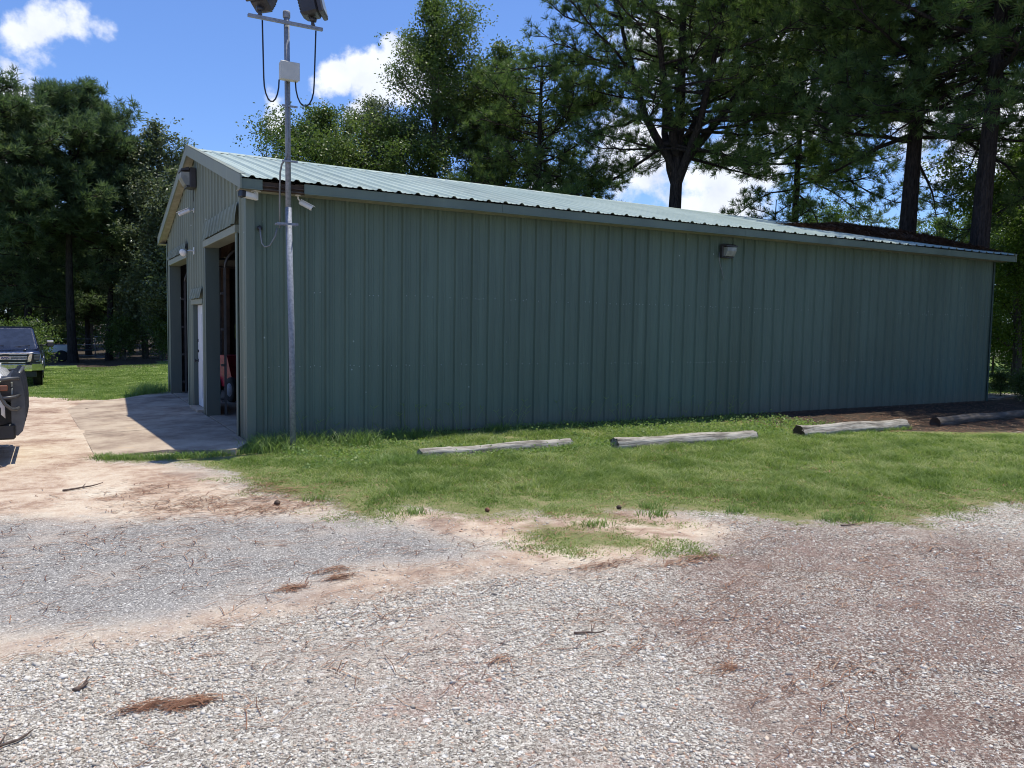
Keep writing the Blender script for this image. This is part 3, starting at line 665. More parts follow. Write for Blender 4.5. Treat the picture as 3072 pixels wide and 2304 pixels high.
# pine straw drifted on the far end of the roof
def straw_on_roof():
    PS = [(17.3, 4.9), (15.3, 3.4), (13.0, 2.1), (14.2, 1.2), (16.3, .25), (19.0, -.1), (19.0, 4.9)]
    def cover(x, y): return sdf(PS, x, y)+.9*(fbm(x, y, 1.1, 5)-.5)+.2*(fbm(x, y, 5, 6)-.5)
    n = 60000; x_ = RNG.uniform(12, 18.85, n); y_ = RNG.uniform(-.2, 4.9, n)
    keep = cover(x_, y_) > -.25*RNG.random(n)**2; x_ = x_[keep]; y_ = y_[keep]; n = len(x_)
    th0 = .17*sstep(-.1, 1.3, cover(x_, y_))*(.5+fbm(x_, y_, 3, 4))
    zc = rz2(x_, y_)+.028+th0*RNG.uniform(.6, 1.15, n)
    a = RNG.uniform(0, math.pi, n); L = RNG.uniform(.05, .13, n); w = .006; dz = RNG.normal(0, .018, n)
    d = np.c_[np.cos(a)*L, np.sin(a)*L, dz]; q = np.c_[-np.sin(a)*w, np.cos(a)*w, np.zeros(n)]; c = np.c_[x_, y_, zc]
    V = np.stack([c-d-q, c+d-q, c+d+q, c-d+q], 1).reshape(-1, 3); F = np.arange(4*n).reshape(-1, 4)
    o = mesh_np('roof_pine_straw', V, F, M['strawroof']); tag(o, 'brown fallen pine straw drifted over the far end of the shed roof', 'pine straw', kind='stuff')
    # felted underside of the drift
    xs2 = np.linspace(11, 18.85, 120); ys2 = np.linspace(-.2, 5.0, 50); X, Y = np.meshgrid(xs2, ys2); X = X.ravel(); Y = Y.ravel()
    th = .17*sstep(-.1, 1.3, cover(X, Y))*(.5+fbm(X, Y, 3, 4))-.045*(1-sstep(-.1, .2, cover(X, Y)))
    Z = rz2(X, Y)+.02+th
    a_ = (np.arange(49)[:, None]*120+np.arange(119)).ravel()
    t = NT('matted_straw'); t.set(Base_Color=t.ramp(t.noise(40, 5, .7, t.map((1, .4, 1), (0, 0, .6))), [(.3, (.05, .03, .02)), (.55, (.13, .075, .045)), (.75, (.25, .15, .09))]), Roughness=.95, Normal=t.bump(t.noise(60, 4), .8, .02))
    o2 = mesh_np('matted_roof_straw', np.c_[X, Y, Z], np.c_[a_, a_+1, a_+121, a_+120], t.m, smooth=True)
    tag(o2, 'matted layer of brown needles beneath the loose straw on the shed roof', 'pine straw', kind='stuff')
straw_on_roof()

# ------------------------------------------------------------------ fittings on the building
def wallpack(loc, rz, name, label, sc=1., cabl=True):
    t = tag(empty(name, loc, rz), label, 'wall light')
    # local: -Y faces outward
    mb = MB(); mb.box(-.17*sc, .17*sc, -.10*sc, 0, -.16*sc, .17*sc, ch=.01); mb.prism([(-.11*sc, .175*sc), (-.24*sc, .13*sc), (-.24*sc, .10*sc), (-.11*sc, .12*sc)], 'x', -.18*sc, .18*sc); mb.build('housing', M['bronze'], t)
    mb = MB(); mb.prism([(-.103*sc, -.13*sc), (-.17*sc, -.12*sc), (-.235*sc, .0), (-.235*sc, .085*sc), (-.103*sc, .095*sc)], 'x', -.145*sc, .145*sc); mb.build('lens', M['lens'], t)
    mb = MB(); mb.box(-.16*sc, .16*sc, -.15*sc, -.104*sc, -.155*sc, -.135*sc); mb.build('lower_lip', M['bronze'], t)
    return t
t = wallpack((9.12, -.036, 3.25), 0, 'wall_light', 'dark wall pack light with glass lens high on the long wall', .82)
mb = MB(); mb.tube([(-.18, -.03, -.02), (-.20, -.05, -.12), (-.17, -.05, -.25), (-.10, -.04, -.38), (-.05, -.03, -.50), (-.05, -.02, -.55)], .007, 6); mb.build('loose_cable', M['conduit'], t)
t = wallpack((-.036, 4.62, 4.40), -math.pi/2, 'gable_light', 'large dark floodlight box under the gable peak of the shed', 1.12)
mb = MB(); mb.tube([(.02, -.02, -.18), (.06, -.04, -.30), (.04, -.03, -.42)], .006, 6); mb.build('loose_cable', M['cable'], t)

def bullet_cam(name, label, base, ceil, d, L=.17, r=.036, down=.1):
    """base = mount point, d = aim direction"""
    t = tag(empty(name, base), label, 'security camera')
    d = Vector(d).normalized(); q = d.to_track_quat('Z', 'Y').to_matrix().to_4x4()
    mb = MB()
    if ceil: mb.lathe([(.042, -.012), (.042, 0)], 16); mb.tube([(0, 0, -.01), (0, 0, -.05), tuple(Vector((0, 0, -.075))+d*.04)], .013, 8); c0 = Vector((0, 0, -.085))+d*.03
    else: mb.lathe([(.042, 0), (.042, .012)], 16, Rm(-math.pi/2, 'Y')); mb.tube([(-.01, 0, 0), (-.06, 0, 0), (-.09, 0, -.005)], .012, 8); c0 = Vector((-.10, 0, -.01))-d*.03
    mb.build('mount', M['white'], t)
    Mx = T(*c0) @ q
    mb = MB(); mb.lathe([(r*.7, -.01), (r, .01), (r, L), (r*1.08, L+.004), (r*1.08, L+.03)], 20, Mx); mb.build('camera_body', M['white'], t)
    mb = MB(); mb.lathe([(r*.85, L+.0305), (r*.5, L+.033), (r*.3, L+.036)], 20, Mx); mb.build('lens', M['glass'], t)
    mb = MB(); mb.prism([(-r*1.15, r*.95), (r*1.15, r*.95), (r*1.15, r*1.15), (-r*1.15, r*1.15)], 'z', .0, L+.055, Mx); mb.build('sunshade', M['white'], t)
    return t
bullet_cam('security_camera', 'white bullet camera under the eave to the right of the light pole', (.66, -.20, 3.54), True, (.80, -.30, -.42), .16, .036)
bullet_cam('security_camera', 'grey bullet camera fixed to the middle of the gable wall', (-.030, 4.80, 3.84), False, (-.62, .40, -.30), .20, .038)
# box camera under the eave at the corner
t = tag(empty('box_camera', (0.03, -.24, 3.54), .42), 'large white box camera with black face under the eave corner', 'security camera')
mb = MB(); mb.box(-.01, .09, -.05, .05, -.014, 0, ch=.003); mb.box(.02, .065, -.028, .028, -.13, -.014, ch=.008); mb.build('mount', M['white'], t)
mb = MB(); mb.box(-.17, .035, -.050, .050, -.125, -.040, Rm(.06, 'Y'), ch=.016); mb.build('camera_body', M['white'], t)
mb = MB(); mb.box(-.215, -.145, -.053, .053, -.130, -.036, Rm(.06, 'Y'), ch=.012); mb.build('black_face', M['black'], t)
mb = MB(); mb.lathe([(.022, 0), (.018, .006), (.006, .009)], 14, T(-.213, 0, -.097) @ Rm(-math.pi/2, 'Y')); mb.build('lens', M['glass'], t)
# round flood bulb on arm
t = tag(empty('bulb_light', (-.034, 4.82, 3.07)), 'round white flood bulb on a bracket between the two garage doors', 'wall light')
mb = MB(); mb.box(-.012, 0, -.05, .05, -.07, .07, ch=.004); mb.tube([(-.01, 0, 0), (-.09, 0, .0), (-.15, .02, -.02)], .016, 8); mb.build('bracket', M['white'], t)
mb = MB(); q = Vector((-.55, -.62, -.30)).normalized().to_track_quat('Z', 'Y').to_matrix().to_4x4(); mb.lathe([(.03, 0), (.035, .03), (.06, .07), (.072, .10)], 18, T(-.14, .02, -.015) @ q); mb.build('socket', M['conduit'], t)
mb = MB(); mb.lathe([(.070, .1005), (.074, .115), (.060, .135), (.03, .147), (.0, .15)], 20, T(-.14, .02, -.015) @ q, caps=False); mb.build('bulb', M['white'], t)
mb = MB(); mb.prism([(-.17, .03), (-.12, .03), (-.145, .22)], 'y', -.012, .012); mb.build('sensor_fin', M['black'], t)
# conduit knob on the wall
t = tag(empty('cable_gland', (.02+.0, -.034, 3.05)), 'small round cable outlet on the wall left of the pole with a looped conduit', 'cable outlet')
mb = MB(); mb.lathe([(.035, 0), (.035, .03), (.02, .045)], 14, T(.13, 0, 0) @ Rm(math.pi/2, 'X')); mb.build('outlet', M['black'], t)
mb = MB(); mb.tube([(.13, -.045, 0), (.13, -.07, -.08), (.145, -.09, -.22), (.18, -.11, -.27), (.245, -.14, -.25), (.31, -.18, -.12), (.335, -.20, .0)], .011, 8); mb.build('conduit_loop', M['conduit'], t)

# ------------------------------------------------------------------ pole with two floodlights
pz = -.16
def mk_pole():
    t = tag(empty('light_pole', (.46, -.56, pz)), 'tall galvanised pole with crossbar and beige box standing at the shed corner', 'light pole')
    def L(x, y, z): return (x-.46, y+.56, z-pz)
    mb = MB(); mb.tube([L(.485, -.56, pz), L(.47, -.56, 1.5), L(.43, -.56, 3.3)], .043, 16); mb.tube([L(.43, -.56, 3.3), L(.425, -.56, 4.7), L(.415, -.56, 5.86)], .038, 16); mb.build('pole', M['galv'], t)
    mb = MB(); mb.lathe([(.045, 0), (.05, .01), (.05, .07), (.045, .09)], 16, T(*L(.415, -.56, 5.84))); mb.build('pole_cap', M['galv'], t)
    mb = MB(); x0, x1 = -.11, .89
    mb.box(x0-.46, x1-.46, -.055-.041, -.052-.041+.002, 5.735-pz, 5.775-pz); mb.box(x0-.46, x1-.46, -.091, -.050, 5.735-pz, 5.738-pz)
    for k in range(20): mb.box(x0-.46+k*.05+.01, x0-.46+k*.05+.035, -.091, -.052, 5.772-pz, 5.775-pz)
    mb.box(x0-.46, x1-.46, -.053, -.050, 5.735-pz, 5.775-pz); mb.build('crossbar', M['galv'], t)
    mb = MB(); mb.box(-.165, .085, -.155, -.055, 4.985-pz, 5.215-pz, ch=.006); mb.box(-.170, .090, -.170, -.1555, 4.980-pz, 5.222-pz, ch=.006); mb.build('junction_box', M['beige'], t)
    for zz in (4.66, 3.92): mb = MB(); mb.box(-.125, .085, -.066, -.045, zz-pz-.012, zz-pz+.012); mb.build('clamp', M['galv'], t)
    mb = MB(); mb.box(-.20, .09, .043, .060, 3.055-pz, 3.085-pz); mb.box(-.20, .09, -.070, -.052, 3.055-pz, 3.085-pz)
    for xx in (-.19, -.09, .075): mb.tube([(xx, -.08, 3.07-pz), (xx, .08, 3.07-pz)], .010, 6)
    mb.build('clamp', M['galv'], t)
    # conduit from the box down the pole, then out and down through the eave notch
    mb = MB(); pts = [L(.405, -.615, 4.985), L(.41, -.62, 4.3), L(.40, -.62, 4.02), L(.385, -.60, 3.95), L(.345, -.55, 3.88), L(.335, -.50, 3.78), L(.345, -.43, 3.55), L(.37, -.32, 3.35), L(.385, -.26, 3.05)]
    mb.tube(pts, .013, 8); mb.build('conduit', M['conduit'], t)
    # drooping supply cables
    def cab(p0, p1, drop, mid, nm='cable'):
        P = []
        a, c = Vector(p0), Vector(p1)
        for s in np.linspace(0, 1, 7): P.append(a.lerp(Vector(mid[0]), s))
        for s in np.linspace(.12, 1, 9):
            m0, m1 = Vector(mid[0]), Vector(mid[1])
            ang = math.pi*s; x_ = m0.lerp(c, (1-math.cos(ang))/2); x_.z = (m0.z*(1-s)+c.z*s)-drop*math.sin(ang); P.append(x_)
        mb = MB(); mb.tube([tuple(p_) for p_ in P], .0105, 8); mb.build(nm, M['cable'], t)
    cab(L(.075, -.64, 5.72), L(.29, -.65, 4.98), .30, (L(.075, -.66, 4.95), 0) if False else (L(.085, -.66, 4.97), L(.29, -.65, 4.98)))
    cab(L(.795, -.64, 5.72), L(.46+.05, -.65, 4.98), .31, (L(.77, -.64, 5.0), L(.5, -.65, 4.98)))
    return t
POLE = mk_pole()
def flood(name, label, loc, R3):
    t = tag(empty(name, loc), label, 'floodlight')
    mb = MB(); mb.box(-.025, .025, -.03, .03, 0, .02); mb.tube([(0, 0, .01), (0, 0, .07)], .024, 10); mb.tube([(-.045, 0, .09), (.045, 0, .09)], .034, 12)
    mb.build('knuckle', M['bronze'], t)
    Mx = T(0, 0, .09) @ R3
    mb = MB(); mb.box(-.13, .13, -.11, .10, .03, .30, Mx, ch=.03)
    for k in range(5): mb.box(-.10, .10, .098, .112, .07+k*.035, .085+k*.035, Mx)
    mb.build('housing', M['bronze'], t)
    mb = MB(); mb.box(-.155, .155, -.165, -.108, .01, .33, Mx, ch=.012); mb.build('front_frame', M['bronze'], t)
    mb = MB(); mb.box(-.125, .125, -.172, -.1655, .04, .30, Mx); mb.build('lens', M['lens'], t)
    return t
flood('floodlight', 'dark floodlight on the right end of the pole crossbar, tilted away', (.755, -.63, 5.776), Rm(math.radians(62), 'Z') @ Rm(math.radians(-14), 'X') @ Matrix.Scale(1.15, 4))
flood('floodlight', 'dark floodlight on the left end of the pole crossbar, cut by the photo edge', (.045, -.63, 5.776), Rm(math.radians(-50), 'Z') @ Rm(math.radians(-35), 'X'))

# ------------------------------------------------------------------ things inside the near bay
def interior():
    # red machine with wheel
    t = tag(empty('pressure_washer', (1.05, 6.45, 0), .25), 'red wheeled machine on the floor inside the open bay', 'machine')
    mb = MB(); mb.prism([(-.45, .30), (.50, .30), (.62, .55), (.30, .98), (-.12, .98)], 'x', -.28, .28); mb.build('hood', M['red'], t)
    mb = MB(); mb.box(-.25, .25, -.5, .5, .20, .298, ch=.02); mb.tube([(-.3, .45, .3), (-.3, .9, .9), (.3, .9, .9), (.3, .45, .3)], .018, 8); mb.build('frame', M['black'], t)
    for yy in (-.45, .4):
        for sx in (-1, 1):
            Mx = T(sx*.33, yy, .26) @ Rm(math.pi/2, 'Y')
            mb = MB(); mb.lathe([(.15, -.05), (.24, -.055), (.27, -.03), (.27, .03), (.24, .055), (.15, .05)], 28, Mx); w = mb.build('wheel', M['rubber'], t)
            mb = MB(); mb.lathe([(.04, -.062), (.05, -.058), (.14, -.053), (.149, -.045), (.149, .045), (.14, .053), (.05, .058), (.04, .062)], 24, Mx); mb.build('rim', M['galv'], w)
    mb = MB(); mb.box(-.13, .13, -.75, -.5, .12, .34, ch=.04); mb.build('engine', M['conduit'], t)
    t = tag(empty('tool_shelf', (1.5, 8.2, 0)), 'tall dark red shelf unit loaded with boxes inside the near bay', 'shelf')
    for xx in (0, 1.6):
        for yy in (0, .5): mb = MB(); mb.box(xx, xx+.05, yy, yy+.05, 0, 3.1); mb.build('post', M['darkred'], t)
    for zz in (.9, 1.9, 2.5): mb = MB(); mb.box(0, 1.65, 0, .55, zz, zz+.05); mb.build('board', M['conduit'] if zz == 1.9 else M['brown'], t)
    for k, (xx, zz) in enumerate(((.08, 1.955), (.62, 1.955), (1.15, 1.955), (.1, 2.555), (.7, 2.555))):
        b = tag(empty('storage_box', (1.5+xx, 8.22, zz)), ['dark red box at the left of the shelf with a white label', 'dark red box in the middle of the shelf', 'dark red box at the right of the shelf', 'upper left red box with a white label', 'upper right red box on the top board'][k], 'box', 'boxes on the tool shelf')
        mb = MB(); mb.box(0, .42, 0, .45, 0, .36, ch=.01); mb.build('carton', M['darkred'], b)
        mb = MB(); mb.box(.12, .34, -.006, -.002, .14, .24); mb.build('label', M['paper'], b)
    t = tag(empty('workbench', (1.5, 7.2, 0)), 'brown workbench beneath the shelf inside the near bay', 'workbench')
    mb = MB(); mb.box(0, 1.9, 0, .7, .86, .92); mb.build('bench_top', M['brown'], t)
    mb = MB(); mb.box(.02, .5, .02, .68, .05, .855); mb.build('cabinet', M['wood'], t)
    for yy in (.05, .55): mb = MB(); mb.box(1.75, 1.85, yy, yy+.1, 0, .855); mb.build('leg', M['brown'], t)
    t = tag(empty('yellow_cup', (1.56, 7.28, .922)), 'small yellow cup on the workbench', 'cup')
    mb = MB(); mb.lathe([(.05, 0), (.065, .16), (.058, .16), (.045, .02)], 18); mb.build('cup_body', M['yellow'], t)
    t = tag(empty('orange_tool', (1.80, 7.4, .922)), 'orange power tool lying on the workbench', 'tool')
    mb = MB(); mb.box(-.10, .12, -.06, .06, .0, .1, ch=.02); mb.tube([(-.05, 0, .08), (-.08, 0, .24), (.03, 0, .30)], .03, 8); mb.tube([(.0, 0, .28), (.2, 0, .33)], .045, 10); mb.build('tool_body', M['rust'], t)
    t = tag(empty('green_sign_board', (1.45, 8.75, 1.30)), 'small dull green panel hanging behind the workbench', 'panel')
    mb = MB(); mb.box(0, .55, 0, .02, 0, .36, ch=.004); mb.build('panel', simple('dull_green_panel', (.10, .14, .02), .7), t)
    t = tag(empty('leaning_board', (.45, 7.6, 0)), 'long board leaning inside the far bay', 'board')
    mb = MB(); mb.box(0, .04, 0, .16, 0, 2.3, Rm(math.radians(9), 'X') @ Rm(math.radians(6), 'Y')); mb.build('plank', M['brown'], t)
interior()

# ------------------------------------------------------------------ logs
def make_log(x0, y0, x1, y1, r, label, hollow=False, dark=False, seed=0):
    rr = np.random.default_rng(seed); L = math.hypot(x1-x0, y1-y0); n = 40; k = 22
    zc = float(gz((x0+x1)/2, (y0+y1)/2))+r*.42
    t = tag(empty('parking_log', ((x0+x1)/2, (y0+y1)/2, zc), math.atan2(y1-y0, x1-x0)), label, 'log', 'logs laid end to end along the lawn')
    V = []; F = []
    bend = rr.uniform(-.02, .02)
    for i in range(n+1):
        s = i/n; x = (s-.5)*L
        rad = r*(1-.10*s)*(1+.03*math.sin(s*9+seed))
        for j in range(k):
            a = 2*math.pi*j/k; d = 1+.05*math.sin(3*a+seed+s*2)+.035*math.sin(7*a+seed*2+s*1.3)+rr.normal(0, .025)-(.13 if (abs(math.sin(a*2.5+seed)) < .12) else 0)
            e = rr.uniform(-.02, .02) if i in (0, n) else 0
            V.append((x+e, math.cos(a)*rad*d+bend*math.sin(math.pi*s), math.sin(a)*rad*d+.008*math.sin(s*11+seed)))
    for i in range(n):
        for j in range(k): F.append((i*k+j, i*k+(j+1) % k, (i+1)*k+(j+1) % k, (i+1)*k+j))
    mb = MB(); mb.add(V, F, True)
    m = M['logwood']
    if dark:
        q = NT('shaded_log_wood'); nn = q.noise(9, 8, .72, q.map((.22, 2.4, 2.4))); q.set(Base_Color=q.ramp(nn, [(.3, (.02, .017, .014)), (.5, (.10, .085, .07)), (.75, (.24, .21, .18))]), Roughness=.95, Normal=q.bump(nn, 1., .03)); m = q.m  # same log wood, darkened in colour for the tree shade on it
    mb.build('log_bark', m, t)
    for s, rad in ((-1, r), (1, r*.9)):
        x = s*L/2; mb = MB()
        mb.add([(x-s*.035 if hollow and s < 0 else x-s*.006, 0, 0)]+[(x+s*.0, math.cos(2*math.pi*j/k)*rad*.97, math.sin(2*math.pi*j/k)*rad*.97) for j in range(k)], [(0, j+1, (j+1) % k+1) for j in range(k)])
        mb.build('log_end', M['brown'] if hollow else M['logwood'], t)
make_log(1.82, -1.95, 4.36, -1.80, .095, 'slim grey weathered log nearest the pole, sunk low in the grass', seed=1)
make_log(4.88, -2.22, 7.70, -2.32, .115, 'cracked grey log with a splintered right end, in full sun on the lawn', seed=2)
make_log(8.72, -2.36, 11.62, -2.36, .130, 'thick grey log with a dark round end facing left', hollow=True, seed=3)
make_log(12.5, -2.42, 16.0, -2.22, .115, 'dark shaded log lying on bare soil at the right end of the row', hollow=True, dark=True, seed=4)

# ------------------------------------------------------------------ vehicles
def loft(sections, smooth=True):
    """sections: list of (y, [(x,z),...half profile from bottom centre to top centre])"""
    mb = MB(); V = []; m = None
    for y, hp in sections:
        ring = [(x, y, z) for x, z in hp]+[(-x, y, z) for x, z in hp[::-1]]
        m = len(ring); V += ring
    F = []
    for i in range(len(sections)-1):
        for j in range(m): F.append((i*m+j, i*m+(j+1) % m, (i+1)*m+(j+1) % m, (i+1)*m+j))
    F.append(tuple(range(m))); F.append(tuple(range((len(sections)-1)*m, len(sections)*m))[::-1])
    mb.add(V, F, smooth); mb.sm[-1] = mb.sm[-2] = False
    return mb
def truck(name, label, loc, rz, paint, kind):
    t = tag(empty(name, loc, rz), label, 'pickup truck')
    def hp(w, zb, zs, zt, r=.10): return [(0, zb), (w*.93, zb), (w, zb+.10), (w*1.0, (zb+zs)/2), (w*.985, zs-r), (w*.94, zs), (w*.6, zt-.01), (0, zt)]
    # body hull: y=0 is the front face
    S = [(.10, hp(.93, .60, 1.08, 1.10)), (.16, hp(.97, .55, 1.14, 1.17)), (.50, hp(1.0, .52, 1.19, 1.24)), (1.35, hp(1.01, .50, 1.24, 1.30)), (1.5, hp(1.01, .50, 1.24, 1.26)),
         (3.9, hp(1.01, .48, 1.24, 1.26)), (4.0, hp(1.01, .50, 1.27, 1.28)), (5.75, hp(1.0, .55, 1.28, 1.28)), (5.85, hp(.97, .62, 1.26, 1.26))]
    body = loft(S).build('body', paint, t)
    for sx in (-1, 1): mb = MB(); mb.tube([(sx*.52, .2, 1.195), (sx*.60, .8, 1.26), (sx*.62, 1.3, 1.29)], .035, 8); mb.build('hood_crease', paint, body)
    # cab
    C = [(1.32, 1.22, .90, .84), (2.08, 1.90, .74, .70), (2.4, 1.95, .72, .66), (3.4, 1.95, .72, .66), (3.85, 1.88, .70, .66), (3.95, 1.25, .90, .86)]
    mb = MB(); V = []
    for y, z, w, w2 in C: V += [(-.92, y if z < 1.3 else y, 1.20), (-w, y, z-.05), (-w2, y, z), (w2, y, z), (w, y, z-.05), (.92, y, 1.20)]
    F = []
    for i in range(len(C)-1):
        for j in range(5): F.append((i*6+j, i*6+j+1, (i+1)*6+j+1, (i+1)*6+j))
    mb.add(V, F, False); mb.build('cab', paint, t)
    mb = MB(); mb.add([(-.80, 1.345, 1.262), (.80, 1.345, 1.262), (.665, 2.035, 1.872), (-.665, 2.035, 1.872)], [(0, 1, 2, 3)]); mb.build('windshield', M['glass'], t)
    for sx in (-1, 1): mb = MB(); mb.add([(sx*.925, 1.55, 1.26), (sx*.925, 3.75, 1.26), (sx*.745, 3.55, 1.84), (sx*.755, 2.15, 1.84)], [(0, 1, 2, 3)]); mb.build('side_window', M['glass'], t)
    for xx in (-.70, .05): mb = MB(); mb.tube([(xx, 1.32, 1.27), (xx+.6, 1.39, 1.33)], .008, 6); mb.build('wiper', M['black'], t)
    for sx in (-1, 1):
        mb = MB(); mb.tube([(sx*.93, 1.75, 1.32), (sx*1.14, 1.72, 1.34)], .022, 8); mm = mb.build('mirror', M['black'], t)
        mb = MB(); mb.box(sx*1.24-.11, sx*1.24+.11, 1.66, 1.78, 1.27, 1.50, ch=.03); mb.build('mirror_housing', M['black'] if kind == 'work' else paint, mm)
        mb = MB(); mb.box(sx*1.24-.10, sx*1.24+.10, 1.645, 1.665, 1.43, 1.49, ch=.005); mb.build('mirror_trim', M['chrome'], mm)
    for y in (1.0, 4.75):
        for sx in (-1, 1):
            Mx = T(sx*.86, y, .41) @ Rm(math.pi/2, 'Y')
            mb = MB(); mb.lathe([(.25, -.12), (.37, -.13), (.41, -.09), (.41, .09), (.37, .13), (.25, .12)], 32, Mx); w = mb.build('wheel', M['rubber'], t)
            mb = MB(); mb.lathe([(.05, -.10), (.24, -.11), (.255, -.125), (.255, .125), (.24, .11), (.05, .10)], 28, Mx); mb.build('rim', M['chrome'], w)
            mb = MB(); arc = [(sx*1.005, y+.50*math.cos(a), .43+.50*math.sin(a)) for a in np.linspace(-.1, math.pi+.1, 16)]; mb.tube(arc, .035, 6); mb.build('wheel_arch', paint if kind != 'work' else M['black'], t)
            mb = MB(); mb.lathe([(.46, -.01), (.46, .01)], 28, T(sx*.99, y, .44) @ Rm(math.pi/2, 'Y')); mb.build('wheel_well', M['black'], t)
    # front end
    mb = MB(); mb.box(-.70, .70, .03, .10, .78, 1.12, ch=.02); g = mb.build('grille', M['black'], t)
    mb = MB()
    if kind == 'navy':
        mb.box(-.72, .72, .0, .04, 1.075, 1.135, ch=.015); mb.box(-.60, .60, .005, .04, .985, 1.01, ch=.008); mb.box(-.60, .60, .005, .04, .915, .94, ch=.008); mb.box(-.55, .55, .01, .04, .80, .83, ch=.008)
        mb.prism([(.60, .83), (.70, .86), (.74, 1.09), (.68, 1.10), (.62, .99)], 'y', .0, .04); mb.prism([(-.60, .83), (-.70, .86), (-.74, 1.09), (-.68, 1.10), (-.62, .99)], 'y', .0, .04)
    else:
        mb.box(-.70, .70, .0, .03, 1.08, 1.12, ch=.01); mb.box(-.70, .70, .0, .03, .78, .82, ch=.01)
    mb.build('grille_bar', M['chrome'], g)
    for sx in (-1, 1):
        mb = MB(); mb.prism([(sx*.735, .84), (sx*.96, .84), (sx*1.0, 1.10), (sx*.75, 1.125)], 'y', .035, .16); h = mb.build('headlight', M['black'], t)
        mb = MB(); mb.box(sx*.865-.085, sx*.865+.085, .015, .034, .90, .985, ch=.01); mb.box(sx*.865-.085, sx*.865+.085, .015, .034, 1.0, 1.06, ch=.01); mb.build('lamp', M['lamp'] if kind == 'navy' else M['lens'], h)
        mb = MB()
        if kind == 'navy': mb.tube([(sx*.77, .02, 1.10), (sx*.975, .03, 1.085), (sx*.945, .03, .86), (sx*.84, .02, .855)], .010, 6)
        else: mb.box(sx*.985-.025, sx*.985+.03, .06, .26, .96, 1.03, ch=.01)
        mb.build('marker', M['chrome'] if kind == 'navy' else M['amber'], h)
    bc = M['chrome'] if kind == 'navy' else M['black']
    mb = MB(); mb.prism([(-.02, .54), (-.07, .60), (-.07, .74), (.0, .775), (.2, .775), (.2, .54)], 'x', -.72, .72)
    for sx in (-1, 1): mb.prism([(sx*.72, -.07), (sx*1.0, .06), (sx*1.04, .32), (sx*1.0, .32), (sx*.72, .18)], 'z', .56, .775)
    if kind == 'work': mb.v = [(x_, y_+.10, z_-.02) for x_, y_, z_ in mb.v]
    mb.build('bumper', bc, t)
    mb = MB(); mb.box(-.85, .85, .0, .25, .34, .535, ch=.02); mb.build('air_dam', M['black'], t)
    if kind == 'navy':
        mb = MB(); mb.lathe([(.10, -.012), (.112, -.006), (.112, .01)], 32, T(0, -.01, .965) @ Rm(math.pi/2, 'X') @ Matrix.Diagonal((1.25, .52, 1, 1))); e = mb.build('emblem', M['chrome'], t)
        mb = MB(); mb.lathe([(.098, 0), (.098, .006)], 32, T(0, -.0205, .965) @ Rm(math.pi/2, 'X') @ Matrix.Diagonal((1.25, .50, 1, 1))); mb.build('oval', simple('emblem_blue', (.01, .03, .20), .25, var=.05), e)
        cu = bpy.data.curves.new('emblem_text', 'FONT'); cu.body = 'Ford'; cu.size = .085; cu.extrude = .002; cu.align_x = 'CENTER'; cu.align_y = 'CENTER'; cu.shear = .3
        to = bpy.data.objects.new('tmp', cu); COL.objects.link(to); bpy.context.view_layer.update()
        me = bpy.data.meshes.new_from_object(to.evaluated_get(bpy.context.evaluated_depsgraph_get())); bpy.data.objects.remove(to)
        me.materials.clear(); me.materials.append(M['chrome']); lo = link(bpy.data.objects.new('lettering', me)); lo.parent = e; lo.matrix_local = T(0, -.0285, .965) @ Rm(math.pi/2, 'X')
    else:
        # tubular grille guard with curved upright plates
        for xx in (-.80, -.32, .32, .80):
            P = [(y_+.125, z_) for y_, z_ in [(-.085, .40), (-.15, .38), (-.205, .44), (-.235, .60), (-.235, .80), (-.215, 1.00), (-.19, 1.12), (-.15, 1.19), (-.10, 1.17), (-.085, 1.06)]]
            gd = MB(); gd.prism(P, 'x', xx-.006, xx+.006); gg = gd.build('guard_plate', M['dsteel'], t)
        gd = MB()
        for zz in (.45, .70, .95, 1.15): gd.tube([(-.80, -.05, zz), (.80, -.05, zz)], .022, 10)
        for sx in (-1, 1):
            gd.tube([(sx*.80, -.04, 1.10), (sx*.98, -.03, 1.11), (sx*1.03, .05, 1.11), (sx*1.05, .13, 1.10), (sx*1.06, .17, 1.04), (sx*1.06, .15, .92), (sx*1.05, .09, .80), (sx*1.04, .03, .74), (sx*.98, -.02, .73), (sx*.80, -.04, .73)], .021, 10)
            gd.tube([(sx*1.06, .12, .88), (sx*1.0, .0, .885), (sx*.80, -.05, .89)], .017, 8)
        gd.build('guard_tube', M['dsteel'], gg)
        for xx in (-.98, .80): mb = MB(); mb.box(xx, xx+.18, .30, .34, .10, .60, ch=.01); mb.build('mud_flap', M['rubber'], t)
    return t
truck('navy_pickup', 'dark navy pickup with chrome grille bars parked facing the camera beside the lawn', (-3.80, 18.3, -.53), 0, M['navy'], 'navy')
truck('white_pickup', 'white work truck nose with black bumper and tubular brush guard at the left edge', (-2.865, .62, -.13), math.pi/2, M['whitepaint'], 'work')

